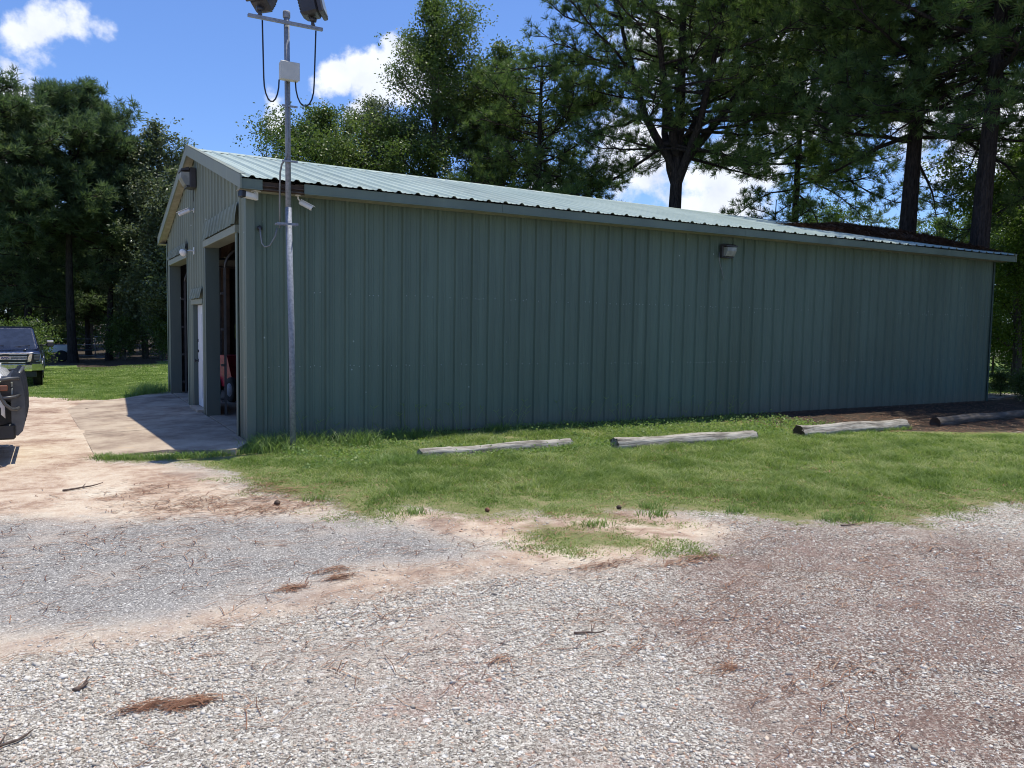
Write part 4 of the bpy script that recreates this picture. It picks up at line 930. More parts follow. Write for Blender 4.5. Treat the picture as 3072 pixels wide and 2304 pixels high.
# ------------------------------------------------------------------ fences and clutter under the far trees
def wire_fence(name, label, x0, y0, x1, y1, n, zh=1.25, mat=None):
    t = tag(empty(name, (x0, y0, float(gz(x0, y0)))), label, 'fence')
    for k in range(n+1):
        s = k/n; x = (x1-x0)*s; y = (y1-y0)*s
        mb = MB(); mb.tube([(x, y, -.1), (x, y, zh+.1)], .05, 8); mb.build('post', M['brown'], t)
    mb = MB()
    for zz in (.25, .55, .85, 1.15): mb.tube([(0, 0, zz), (x1-x0, y1-y0, zz)], .012, 5)
    mb.build('wire', M['galv'], t)
wire_fence('wire_fence', 'low wire fence with wooden posts under the pines beyond the left lawn', -9, 37.5, 8, 37.5, 7)
wire_fence('wire_fence', 'dark wire fence in the shade at the far right of the shed', 30, 9.5, 46, 3.0, 5)
def gate(x, y, w, h, label):
    t = tag(empty('tube_gate', (x, y, float(gz(x, y)))), label, 'gate', 'tube gates beneath the pines')
    mb = MB(); mb.tube([(0, 0, .2), (0, 0, h), (w, 0, h), (w, 0, .2), (0, 0, .2)], .03, 6)
    mb.build('gate_frame', M['galv'], t)
    mb = MB()
    for k in range(1, 5): mb.tube([(0, 0, .2+(h-.2)*k/5), (w, 0, .2+(h-.2)*k/5)], .015, 5)
    mb.build('rail', M['galv'], t)
gate(-.55, 36.6, 2.3, 1.3, 'left silver tube gate standing between dark pine trunks'); gate(1.6, 36.2, 1.9, 1.35, 'right silver tube gate beside the rusty tractor')
t = tag(empty('old_tractor', (4.15, 36.0, float(gz(4.1, 36))), .5), 'rusty orange old tractor parked in the shade behind the lawn', 'tractor')
mb = MB(); mb.prism([(-.9, .55), (.5, .6), (.5, 1.2), (-.1, 1.2), (-.9, 1.05)], 'y', -.3, .3); mb.build('hood', M['rust'], t)
mb = MB(); mb.box(-.15, .9, -.45, .45, .9, 1.0); mb.box(.35, .8, -.25, .25, 1.0, 1.55, ch=.05); mb.tube([(.0, -.4, 1.0), (.0, -.4, 1.9), (.0, .4, 1.9), (.0, .4, 1.0)], .035, 6); mb.build('seat', M['rust'], t)
for x_, r_ in ((-.65, .38), (.65, .68)):
    for sy in (-1, 1):
        mb = MB(); mb.lathe([(r_*.55, -.13), (r_*.95, -.14), (r_, -.08), (r_, .08), (r_*.95, .14), (r_*.55, .13)], 24, T(x_, sy*.6, r_) @ Rm(math.pi/2, 'X')); mb.build('wheel', M['rubber'], t)
t = tag(empty('utility_trailer', (-3.6, 36.5, float(gz(-3.6, 36))), .1), 'small white trailer glimpsed behind the dark pickup mirror', 'trailer')
mb = MB(); mb.box(.2, 2.0, -.5, .5, .45, .85, ch=.06); mb.build('box_body', M['white'], t)
mb = MB(); mb.lathe([(.2, -.1), (.3, -.1), (.3, .1), (.2, .1)], 18, T(1.4, -.75, .3) @ Rm(math.pi/2, 'X')); mb.build('wheel', M['rubber'], t)

# ------------------------------------------------------------------ trees
def rand_dirs(n, r): 
    v = r.normal(size=(n, 3)); return v/np.linalg.norm(v, axis=1, keepdims=True)
def tufts(C, D, r, per=18, L=.22, w=.011, spread=1.0):
    """needle tufts: C centres, D axis directions -> triangles"""
    n = len(C); N = n*per
    c = np.repeat(C, per, 0); d = np.repeat(D, per, 0)
    v = d+spread*rand_dirs(N, r); v[:, 2] -= .10; v /= np.linalg.norm(v, axis=1, keepdims=True)
    ln = L*r.uniform(.6, 1.15, (N, 1)); tip = c+v*ln
    s = np.cross(v, rand_dirs(N, r)); s /= np.linalg.norm(s, axis=1, keepdims=True)+1e-9
    base = c+v*ln*.08
    V = np.stack([base-s*w*.5, base+s*w*.5, tip+s*w*.25, tip-s*w*.25], 1).reshape(-1, 3)
    return V, np.arange(4*N).reshape(-1, 4)
def leaves(C, r, per=14, R=.28, L=.09, w=.055, droop=.2):
    n = len(C); N = n*per; c = np.repeat(C, per, 0)+r.normal(0, R*.5, (N, 3))
    nrm = rand_dirs(N, r); nrm[:, 2] = np.abs(nrm[:, 2])*1.0+.25; nrm /= np.linalg.norm(nrm, axis=1, keepdims=True)
    a = np.cross(nrm, rand_dirs(N, r)); a /= np.linalg.norm(a, axis=1, keepdims=True)+1e-9; b = np.cross(nrm, a)
    l = L*r.uniform(.6, 1.25, (N, 1)); ww = w*r.uniform(.7, 1.2, (N, 1)); a2 = a.copy(); a2[:, 2] -= droop
    V = np.stack([c, c+a2*l*.45+b*ww*.5, c+a2*l, c+a2*l*.45-b*ww*.5], 1).reshape(-1, 3)
    return V, np.arange(4*N).reshape(-1, 4)
class Tubes:
    def __init__(s): s.V = []; s.F = []; s.n = 0
    def add(s, pts, rad, k=6):
        P = np.asarray(pts, float); m = len(P); rad = np.asarray(rad, float)
        tg = np.gradient(P, axis=0); tg /= np.linalg.norm(tg, axis=1, keepdims=True)+1e-9
        ref = np.array([1., 0, 0]) if abs(tg[0, 2]) > .8 else np.array([0, 0, 1.])
        u = ref-tg*(tg@ref)[:, None]; u /= np.linalg.norm(u, axis=1, keepdims=True)+1e-9; w = np.cross(tg, u)
        a = np.arange(k)*2*np.pi/k
        V = P[:, None]+rad[:, None, None]*(np.cos(a)[None, :, None]*u[:, None]+np.sin(a)[None, :, None]*w[:, None])
        i = np.arange(m-1)[:, None]; j = np.arange(k)[None]
        F = np.stack([i*k+j, i*k+(j+1) % k, (i+1)*k+(j+1) % k, (i+1)*k+j], -1).reshape(-1, 4)+s.n
        s.V.append(V.reshape(-1, 3)); s.F.append(F); s.n += m*k
    def get(s): return np.concatenate(s.V), np.concatenate(s.F)
def bend_path(p0, d, L, r, n=6, droop=0., wob=.12, lift=0.):
    d = np.array(d, float); d /= np.linalg.norm(d); P = [np.array(p0, float)]
    for i in range(n):
        d = d+np.array([r.normal(0, wob), r.normal(0, wob), r.normal(0, wob*.7)-droop/n+lift*(i/n)/n]); d /= np.linalg.norm(d); P.append(P[-1]+d*L/n)
    return np.array(P)
def make_pine(name, label, loc, H=17., tr=.33, zc=6.5, R=4.8, nb=60, seed=0, per=30, L=.23, w=.014, dens=1., lean=(0, 0), mat='needle', multi=0, up=.30, zmax=None, group=None, rz=0., sub=12, topr=.25, low=.75, clus=1.):
    r = np.random.default_rng(seed); t = tag(empty(name, loc, rz), label, 'pine tree', group)
    tb = Tubes(); zz = np.linspace(-.3, H, 16); wob = .10
    tp = np.c_[lean[0]*zz/H*H*.05+wob*np.sin(zz*.35+seed), lean[1]*zz*.05+wob*np.cos(zz*.3+seed), zz]
    tb.add(tp, tr*(1-.82*np.clip(zz/H, 0, 1))*(1+.35*np.exp(-np.clip(zz, 0, 9)*3)), 14)
    leaders = [tp]
    for m in range(multi):
        a = 2*np.pi*m/multi+seed; z0 = zc-.3+.5*(m % 3); p0 = np.array([np.interp(z0, zz, tp[:, 0]), np.interp(z0, zz, tp[:, 1]), z0])
        ld = bend_path(p0, (math.cos(a)*.75, math.sin(a)*.75, 1.0), (H-z0)*.75, r, 9, -.25, .07); tb.add(ld, np.linspace(tr*.52, .04, len(ld)), 8); leaders.append(ld)
    CC = []; DD = []; lz = H-zc
    for b in range(nb):
        ld = leaders[b % len(leaders)] if multi else tp
        s = ((b+.5)/nb)**.92; z0 = zc-.8+s*(lz+.3)+(1.5*(1-s) if multi else 0)
        z0 = min(z0, ld[-1, 2]-.1)
        if zmax and z0 > zmax: continue
        p0 = np.array([np.interp(z0, ld[:, 2], ld[:, 0]), np.interp(z0, ld[:, 2], ld[:, 1]), z0])
        a = b*2.399+r.uniform(-.6, .6)
        rel = float(np.clip((z0-zc)/lz, 0, 1)); mid = .40
        prof = low+(1-low)*rel/mid if rel < mid else math.sqrt(max(0, 1-((rel-mid)/(1.02-mid))**2.2))
        ln = min(R*max(prof, .10)*r.uniform(.62, 1.12), .5+(H-z0)*1.1 if rel > .6 else 99)
        el = -.08+up*rel*1.3+r.uniform(-.18, .25)
        P = bend_path(p0, (math.cos(a), math.sin(a), el), ln, r, 7, .30*(1-rel), .13, .75-.5*rel)
        tb.add(P, np.linspace(max(.026, tr*r.uniform(.16, .28)*(1-rel*.6)), .012, len(P)), 6)
        ns = max(4, int(sub*ln/4*1.25))
        for k in range(ns):
            q = .25+.75*(k+r.uniform(0, 1))/ns; i = q*7; i0 = min(int(i), 6); bp = P[i0]+(P[i0+1]-P[i0])*(i-i0)
            td = P[i0+1]-P[i0]; td /= np.linalg.norm(td); sd_ = np.cross(td, (0, 0, 1)); sgn = 1 if k % 2 else -1
            d2 = td*.7+sd_*sgn*r.uniform(.3, 1.2)+np.array([0, 0, r.uniform(-.35, .85)])
            L2 = (.40+.85*(1-abs(q-.6)))*r.uniform(.5, 1.15)*min(1, .35+ln/4.5)
            P2 = bend_path(bp, d2, L2, r, 4, .0, .16, .9); tb.add(P2, np.linspace(.018, .006, 5), 4)
            nt = max(2, int(L2*5.2*dens))
            for m in range(nt):
                qq = .30+.72*(m+r.uniform(0, 1))/nt; j = min(int(qq*4), 3); pp = P2[j]+(P2[j+1]-P2[j])*(qq*4-j)
                dd = P2[j+1]-P2[j]; dd /= np.linalg.norm(dd)
                off = r.normal(0, .085, 3)*clus; CC.append(pp+off); DD.append(dd*.7+off*3+np.array([0, 0, .55]))
    C = np.array(CC); D = np.array(DD); D /= np.linalg.norm(D, axis=1, keepdims=True)
    V, F = tufts(C, D, r, per, L, w)
    tn = np.clip(r.beta(1.5, 2.6, len(C))+.25*(r.random(len(C)) < .05), 0, 1)
    mesh_np('crown', V, F, M[mat], t, tint=np.repeat(tn, per*4))
    V, F = tb.get(); mesh_np('trunk', V, F, M['pinebark'], t, smooth=True)
    return t
def make_broad(name, label, loc, H=12., tr=.2, R=3.2, zb=2.0, nclump=900, seed=0, per=26, L=.11, w=.075, mat='leaf', group=None, shape=1.0, bark='bark', lobes=14, cr=.33):
    r = np.random.default_rng(seed); t = tag(empty(name, loc), label, 'tree', group)
    tb = Tubes(); zz = np.linspace(-.3, H*.93, 12)
    tp = np.c_[.15*np.sin(zz*.5+seed), .15*np.cos(zz*.4+seed), zz]; tb.add(tp, tr*(1-.85*np.clip(zz/H, 0, 1))+.01, 10)
    ctr = []
    for b in range(lobes):
        s = (b+.5)/lobes; z0 = zb+s*(H*.95-zb)*.92; a = b*2.399+r.uniform(-.5, .5); rel = (z0-zb)/(H-zb)
        prof = (math.sin(math.pi*(.18+.80*rel))**.7)*shape if rel < .9 else .35
        ln = R*prof*r.uniform(.65, 1.15); p0 = np.array([np.interp(z0, zz, tp[:, 0]), np.interp(z0, zz, tp[:, 1]), z0])
        P = bend_path(p0, (math.cos(a), math.sin(a), r.uniform(.5, 1.1)), ln*1.15, r, 6, .1, .12); tb.add(P, np.linspace(tr*.33*(1-rel*.6)+.01, .012, 7), 6)
        ctr.append((P, ln))
        for k in range(5):
            i0 = 2+k % 4; d2 = (P[i0+1]-P[i0]); d2 = d2/np.linalg.norm(d2)+r.normal(0, .8, 3); P2 = bend_path(P[i0], d2, ln*.5, r, 4, .05, .18); tb.add(P2, np.linspace(.02, .006, 5), 4); ctr.append((P2, ln*.6))
    CC = []
    tot = sum(c[1] for c in ctr)
    for P, ln in ctr:
        m = max(3, int(nclump*ln/tot)); q = r.uniform(.15, 1.0, m)**.8*(len(P)-1); i0 = np.minimum(q.astype(int), len(P)-2)
        pp = P[i0]+(P[i0+1]-P[i0])*(q-i0)[:, None]+r.normal(0, cr, (m, 3))*np.array([1, 1, .8]); CC.append(pp)
    m = nclump//12; CC.append(np.c_[r.normal(0, .25, m), r.normal(0, .25, m), H*r.uniform(.82, 1.0, m)])
    C = np.concatenate(CC); V, F = leaves(C, r, per, .30, L, w); tn = r.beta(1.5, 2.4, len(C))
    mesh_np('crown', V, F, M[mat], t, tint=np.repeat(tn, per*4)); V, F = tb.get(); mesh_np('trunk', V, F, M[bark], t, smooth=True)
    return t
def G(x, y): return (x, y, float(gz(x, y)))
def at(px, dist, dz=0):
    """ground point on the bearing of an image column at a given distance"""
    d = fw+rt*((px-1536)/FPX); h = Vector((d.x, d.y)).normalized(); x = CAM.x+h.x*dist; y = CAM.y+h.y*dist
    return (x, y, float(gz(x, y))+dz)
# the big pines behind and beyond the shed
make_pine('loblolly_pine', 'large pine with several spreading leaders rising behind the middle of the roof', at(2010, 30), 16.5, .33, 7.2, 5.6, 108, 11, multi=6, up=.5, dens=1.3)
make_pine('loblolly_pine', 'tall straight thick pine trunk behind the right part of the roof', at(2705, 28), 18, .33, 8.3, 6.0, 104, 12, dens=1.4, up=.25, low=.8, rz=.6)
make_pine('loblolly_pine', 'thickest pine trunk rising just past the right end of the shed', at(2925, 25.6), 18, .31, 8.6, 5.6, 92, 13, dens=1.3, up=.3, low=.75, rz=1.9)
make_pine('loblolly_pine', 'pine at the far right whose dark boughs hang in from the photo edge', at(3400, 27), 15, .30, 6.2, 4.8, 60, 14, dens=1.15, low=1., rz=2.6)
make_pine('loblolly_pine', 'pine with low boughs sweeping over the roof left of the many-limbed pine', at(1610, 33), 12.6, .24, 2.8, 4.2, 96, 15, dens=1.4, low=1.)
make_pine('loblolly_pine', 'distant pine filling the gap between the two straight trunks', at(2370, 38), 19, .20, 8.6, 5.6, 88, 16, dens=1.2, L=.27, w=.018, low=.9)
make_pine('young_pine', 'short young pine whose top shows over the roof between the big trunks', at(2310, 34), 7.0, .09, 1.4, 2.0, 40, 17, dens=1.2, low=1.)
# broadleaf trees behind the shed
make_broad('sweetgum_tree', 'dense green broadleaf tree just right of the light pole', at(960, 34), 10.4, .2, 3.3, 2.0, 2700, 21, mat='leaf', lobes=28)
make_broad('sweetgum_tree', 'tall narrow broadleaf tree with a spiky top against the blue sky', at(1290, 34), 15.0, .24, 2.9, 2.5, 3000, 22, mat='leaf', lobes=30)
make_broad('sweetgum_tree', 'tall green broadleaf tree just left of the big spreading pine', at(1490, 35), 13.6, .24, 2.7, 2.5, 2600, 23, mat='leaf', lobes=28)
make_broad('sweetgum_tree', 'lower green broadleaf tree between the pole tree and the spiky one', at(1120, 36), 11.4, .2, 2.6, 2.0, 2000, 24, mat='leafgrey', lobes=24)
make_broad('low_broadleaf_tree', 'small broadleaf tree whose loose left edge meets the sky beside the pole', at(850, 37), 8.2, .16, 2.0, 1.6, 1500, 25, mat='leaf', lobes=20)
make_broad('bright_tree', 'sunlit yellow green tree low behind the roof between the pines', at(2480, 46), 8.4, .15, 2.6, 1.5, 800, 26, mat='leafbright')
make_broad('bright_tree', 'sunlit pale tree low behind the roof between the two straight trunks', at(2800, 48), 7.8, .15, 2.8, 1.5, 900, 27, mat='leafbright')
make_broad('yard_tree', 'leafy bright tree reaching down to the ground past the right end of the shed', at(3035, 33), 8.6, .15, 2.6, .5, 1700, 28, mat='leafbright')
make_broad('yard_tree', 'dark leafy tree at the right edge behind the thin trunk', at(3090, 42), 9.6, .18, 3.0, .4, 1500, 29, mat='leaf')
make_broad('yard_tree', 'rounded tree far right beyond the wire fence', at(2960, 50), 9.0, .18, 3.4, .4, 1300, 30, mat='leafbright')
make_pine('slim_pine', 'slim dark leaning trunk at the right edge beyond the shaded logs', at(3052, 34.5), 14, .14, 7.5, 2.6, 30, 31, lean=(.6, 0), dens=.9, low=1.)
# left tree line
far = dict(per=16, L=.33, w=.030, mat='needledark', clus=1.3, sub=13)
make_pine('far_pine', 'tallest rounded pine of the left tree line', at(222, 47), 13.7, .23, 7.2, 4.0, 96, 41, low=.8, dens=1.8, up=.5, group='pines of the left tree line', **far)
make_pine('far_pine', 'pine leaning in from the left photo edge above the pickup', at(-50, 45), 13.2, .22, 6.6, 3.8, 72, 42, low=.8, dens=1.6, group='pines of the left tree line', **far)
make_pine('far_pine', 'narrower pine on the right shoulder of the tallest left pine', at(335, 48), 11.6, .18, 5.6, 2.6, 60, 43, low=.9, dens=1.6, group='pines of the left tree line', **far)
make_pine('far_pine', 'dark pine just behind the pickup roof', at(85, 51), 9.6, .24, 3.6, 3.0, 56, 44, low=1., dens=1.3, group='pines of the left tree line', **far)
make_broad('grey_oak', 'open grey green oak with sky showing through, left of the shed gable', at(480, 46), 12.3, .18, 2.0, 4.0, 900, 46, mat='leafgrey', L=.17, w=.10, lobes=16, per=18)
make_broad('grey_oak', 'dense grey green tree close beside the left edge of the shed', at(545, 44), 9.4, .18, 2.3, .8, 2600, 47, mat='leafgrey', L=.16, w=.10, lobes=26, per=18)
make_broad('grey_oak', 'shaded grey green tree under the open oak', at(445, 48), 8.2, .18, 2.6, .4, 1900, 48, mat='leafgrey', L=.17, w=.10, per=16, lobes=20)
# backing belt of woodland far behind, one tree at a time, sharing one pair of meshes
bw = make_broad('woodland_tree', 'x', at(40, 66), 8.6, .18, 3.9, .2, 1500, 51, mat='leaf', L=.22, w=.15, per=12, group='woodland trees far behind the left lawn')
tag(bw, 'woodland tree at the far left behind the pickup')
for k, (px, d, s, lab) in enumerate([(150, 68, .95, 'woodland tree behind the trunks of the tallest left pine'), (280, 65, .8, 'woodland tree directly behind the silver gates'), (400, 68, .95, 'woodland tree behind the rusty tractor'), (520, 66, .9, 'woodland tree hard against the gable edge'), (-80, 68, 1., 'woodland tree beyond the left photo edge'), (215, 74, 1.0, 'deepest woodland tree in the gap between the left pine trunks'), (340, 74, 1.0, 'deepest woodland tree above the tractor')]):
    c = copy_tree(bw); c.location = at(px, d); c.rotation_euler = (0, 0, k*1.3+.7); c.scale = (s, s, s); tag(c, lab)
# a second rank of shading pines over the dark floor of the left wood
p2 = make_pine('wood_pine', 'x', at(150, 56), 8.4, .20, 3.4, 3.6, 46, 61, low=1., dens=1.2, group='pines of the second rank in the left wood', **far)
tag(p2, 'second rank pine showing its trunk left of the tallest left pine')
for k, (px, d, s, lab) in enumerate([(270, 55, .8, 'second rank pine with its trunk just right of the tallest left pine'), (390, 54, .75, 'second rank pine in the dark behind the tractor'), (500, 56, .8, 'second rank pine nearest the shed gable')]):
    c = copy_tree(p2); c.location = at(px, d); c.rotation_euler = (0, 0, k*1.9+1); c.scale = (s*1.1, s*1.1, s); tag(c, lab)
ys2 = make_broad('undergrowth_bush', 'x', at(70, 40.0), 2.6, .06, 1.5, .2, 420, 52, mat='leaf', L=.14, w=.09, per=14, group='bushes under the left tree line', lobes=9)
ys2.scale = (.75, .75, .75); tag(ys2, 'green bush just right of the pickup windshield')
for k, (px, d, s, lab) in enumerate([(500, 44, .8, 'bush tucked beside the shed wall edge'), (380, 47, .8, 'shaded bush behind the silver gate')]):
    c = copy_tree(ys2); c.location = at(px, d); c.rotation_euler = (0, 0, k*2+.3); c.scale = (s, s, s); tag(c, lab)
c = copy_tree(ys2); c.location = at(3000, 27.5); c.scale = (.26, .26, .26); tag(c, 'low green bush on the lawn just past the right corner of the shed', group='shrubs beyond the right end of the shed'); 
c = copy_tree(ys2); c.location = at(3050, 42); c.scale = (.9, .9, .5); tag(c, 'ground hugging green shrub under the fence at the right edge', group='shrubs beyond the right end of the shed')
c = copy_tree(ys2); c.location = at(3075, 25.5); c.scale = (.3, .3, .3); tag(c, 'leafy shrub at the right photo edge behind the shaded log', group='shrubs beyond the right end of the shed')

for k, (x_, y_, s_) in enumerate([(29, -3.5, 1.15), (32, -8, 1.25), (30, -12.5, 1.1), (36, -4, 1.3), (37, -13, 1.3), (26, -17, 1.0), (34, -19, 1.2)]):
    c = copy_tree(bw); c.location = G(x_, y_); c.rotation_euler = (0, 0, k*1.7); c.scale = (s_, s_, s_*1.15); tag(c, 'leafy tree of the grove beside the drive, beyond the right photo edge', group='grove beyond the right photo edge')
# ------------------------------------------------------------------ grass
def vis(x, y, pad=.06):
    dx = x-CAM.x; dy = y-CAM.y; a = np.arctan2(dx, dy)-YAW
    return np.abs(a) < math.radians(32.6)+pad
def blades(x, y, h, w, r, mat, name, bendf=.5, seg=2, zoff=0.):
    n = len(x); z = gz(x, y)+zoff-.004; a = r.uniform(0, 2*math.pi, n); b = r.uniform(0, 2*math.pi, n)
    lean = h*bendf*r.uniform(.2, 1., n); s = np.c_[np.cos(a), np.sin(a), np.zeros(n)]*(w*.5)[:, None]; d = np.c_[np.cos(b), np.sin(b), np.zeros(n)]
    c0 = np.c_[x, y, z]; rows = []
    for k in range(seg):
        f = k/seg; c = c0+d*(lean*f*f)[:, None]; c[:, 2] += h*f*(1-.25*f*bendf); rows += [c-s*(1-f*.6), c+s*(1-f*.6)]
    tip = c0+d*lean[:, None]; tip[:, 2] += h*(1-.25*bendf)
    if seg == 1:
        V = np.stack([rows[0], rows[1], tip], 1).reshape(-1, 3); F = np.arange(3*n).reshape(-1, 3)
        return mesh_np(name, V, F, mat)
    rows += [tip-s*.08, tip+s*.08]
    V = np.stack(rows, 1).reshape(-1, 3); m = len(rows); base = (np.arange(n)*m)[:, None]
    F = np.concatenate([base+np.array([2*k, 2*k+1, 2*k+3, 2*k+2]) for k in range(seg)], 0)
    return mesh_np(name, V, F, mat)
def lawn_pts(n, x0, x1, y0, y1, poly, r, thr=.0, clump=.5, pw=1.5):
    x = r.uniform(x0, x1, n); y = r.uniform(y0, y1, n); k = vis(x, y); x = x[k]; y = y[k]
    D = np.hypot(x-CAM.x, y-CAM.y); k = r.uniform(0, 1, len(x)) < np.minimum(1, (9.0/D)**pw); x = x[k]; y = y[k]
    s = sdf(poly, x, y)+.80*(fbm(x, y, 2.2, 31)-.5)+.45*(fbm(x, y, 8, 35, 3)-.5)
    k = s > thr-.12+r.uniform(0, .55, len(x))*clump; x = x[k]; y = y[k]; s = s[k]
    bare = fbm(x, y, 1.3, 77, 5); k = r.uniform(0, 1, len(x)) > .8*sstep(.62, .78, bare); return x[k], y[k], s[k]
def build_grass():
    r = np.random.default_rng(3)
    x, y, s = lawn_pts(880000, -2.2, 24, -8.5, 0, POLY['lawn'], r)
    k = ~((x > 0) & (y > -.03)); x = x[k]; y = y[k]; s = s[k]
    k = (sdf(POLY['mulch'], x, y) < .15*r.uniform(-1, 1, len(x))); x = x[k]; y = y[k]; s = s[k]
    h = (.020+.078*sstep(.05, 1.5, s))*(.15+1.75*fbm(x, y, 2.6, 55)**1.3)*r.uniform(.5, 1.45, len(x)); D = np.hypot(x-CAM.x, y-CAM.y)
    w = .0045+.0005*D
    o = blades(x, y, h, w, r, M['grass'], 'lawn_grass', 1.5, 2); tag(o, 'sunlit mown lawn grass in front of the shed and logs', 'grass', kind='stuff')
    x, y, s = lawn_pts(9000, .7, 2.6, -7.2, -5.8, POLY['tuft'], r)
    h = .034*r.uniform(.4, 1.3, len(x)); o = blades(x, y, h, np.full(len(x), .007), r, M['grass'], 'grass_patch', 1.6, 2); tag(o, 'isolated patch of short grass in the bare sand in front of the lawn', 'grass', kind='stuff')
    x, y, s = lawn_pts(900000, -8, 6, 8.3, 30, POLY['lawnleft'], r, pw=1.15)
    k = ~((x > -.1) & (y < 9.4)); x = x[k]; y = y[k]; D = np.hypot(x-CAM.x, y-CAM.y)
    h = .055*r.uniform(.5, 1.3, len(x))*(.6+.8*fbm(x, y, .6, 5)); o = blades(x, y, h, .003+.0011*D, r, M['grass'], 'far_lawn_grass', .9, 1); tag(o, 'mown grass of the open lawn left of the shed', 'grass', kind='stuff')
    x, y, s = lawn_pts(160000, 19, 44, -1, 14, POLY['lawnfar'], r, pw=.8)
    h = .07*r.uniform(.5, 1.3, len(x)); o = blades(x, y, h, np.full(len(x), .03), r, M['grass'], 'side_lawn_grass', .9, 1); tag(o, 'grass beyond the right end of the shed', 'grass', kind='stuff')
    # tall weeds: against the wall, round the pole, along the apron, at the far gable corner, on the first log
    X = []; Y = []; Hh = []
    def patch(n, cx, cy, sx, sy, h0, h1):
        a = r.normal(cx, sx, n); b = r.normal(cy, sy, n); X.append(a); Y.append(b); Hh.append(r.uniform(h0, h1, n))
    for k in range(110):
        cx = r.uniform(.0, 9.5); f = max(.15, 1-cx/7); patch(int(44*f)+14, cx, -.16-.22*r.random(), .13, .08, .06, .16+.24*f*r.random())
    for k in range(26): patch(34, r.uniform(-.1, 1.6), r.uniform(-.75, -.2), .12, .12, .12, .36)
    patch(150, .05, -.45, .12, .15, .1, .32); patch(60, .50, -.62, .10, .08, .05, .16)
    for k in range(34):
        f = k/33; patch(70, -1.95+f*1.85, -.22-.20*math.sin(f*3)-.15*f, .06, .07, .04, .13)
    for k in range(14): patch(70, r.uniform(-.9, -.15), r.uniform(8.7, 9.5), .14, .18, .15, .48)
    for k in range(42): patch(int(r.uniform(20, 70)), r.uniform(1.1, 1.95), r.uniform(-2.36, -1.95), .10, .06, .05, r.uniform(.10, .24))
    for x0, x1, yy in ((1.6, 4.4, -2.02), (4.9, 7.7, -2.42), (8.7, 11.6, -2.52)):
        for k in range(26): patch(26, r.uniform(x0, x1), yy, .06, .035, .04, .12)
    for cx, cy in ((2.86, -5.55), (2.66, -5.85), (4.1, -6.75), (4.35, -6.9), (.55, -4.75), (1.9, -5.9), (-.1, -3.8), (3.5, -6.1)): patch(120, cx, cy, .08, .06, .03, .11)
    for k in range(10): patch(22, -1.55-r.random()*.9, 8.3+r.random()*.5, .1, .06, .03, .08)
    x = np.concatenate(X); y = np.concatenate(Y); h = np.concatenate(Hh); k = ~((x > -.03) & (y > -.05) & (y < 9.25)); x = x[k]; y = y[k]; h = h[k]
    o = blades(x, y, h, np.full(len(x), .009), r, M['weed'], 'tall_weeds', .95, 4); tag(o, 'taller weeds and grass clumps along the wall, apron edge and logs', 'weeds', kind='stuff')
    # small broad-leaved ground weeds between wall and logs
    n = 5200; x = r.uniform(.2, 10.5, n); y = r.uniform(-2.3, -.12, n); k = fbm(x, y, 1.1, 12) > .44; x = x[k]; y = y[k]
    C = np.c_[x, y, gz(x, y)+.025]; V, F = leaves(C, r, 5, .07, .045, .03, .05); o = mesh_np('ground_weeds', V, F, M['weed']); tag(o, 'small leafy ground weeds between the wall and the logs', 'weeds', kind='stuff')
    # seed heads standing up against the wall
    mb = MB()
    for k in range(60):
        x0 = r.uniform(.6, 9.8)**1.0; y0 = -.10-.3*r.random(); h0 = r.uniform(.18, .50); lx, ly = r.uniform(-.18, .18), r.uniform(-.08, .05); z0 = float(gz(x0, y0))
        P = [(x0+lx*s_*s_, y0+ly*s_*s_, z0+h0*s_) for s_ in (0, .35, .7, 1)]; mb.tube(P, [.0035, .003, .0025, .002], 4, cap=False)
        for m in range(4):
            a = r.uniform(0, 6.28); e = P[-1]; mb.tube([e, (e[0]+.07*math.cos(a), e[1]+.02*math.sin(a), e[2]+.045)], [.0028, .0018], 4, cap=False)
    o = mb.build('seed_stalks', M['weed'], recalc=False); tag(o, 'thin grass seed stalks rising against the green wall', 'weeds', kind='stuff')
build_grass()

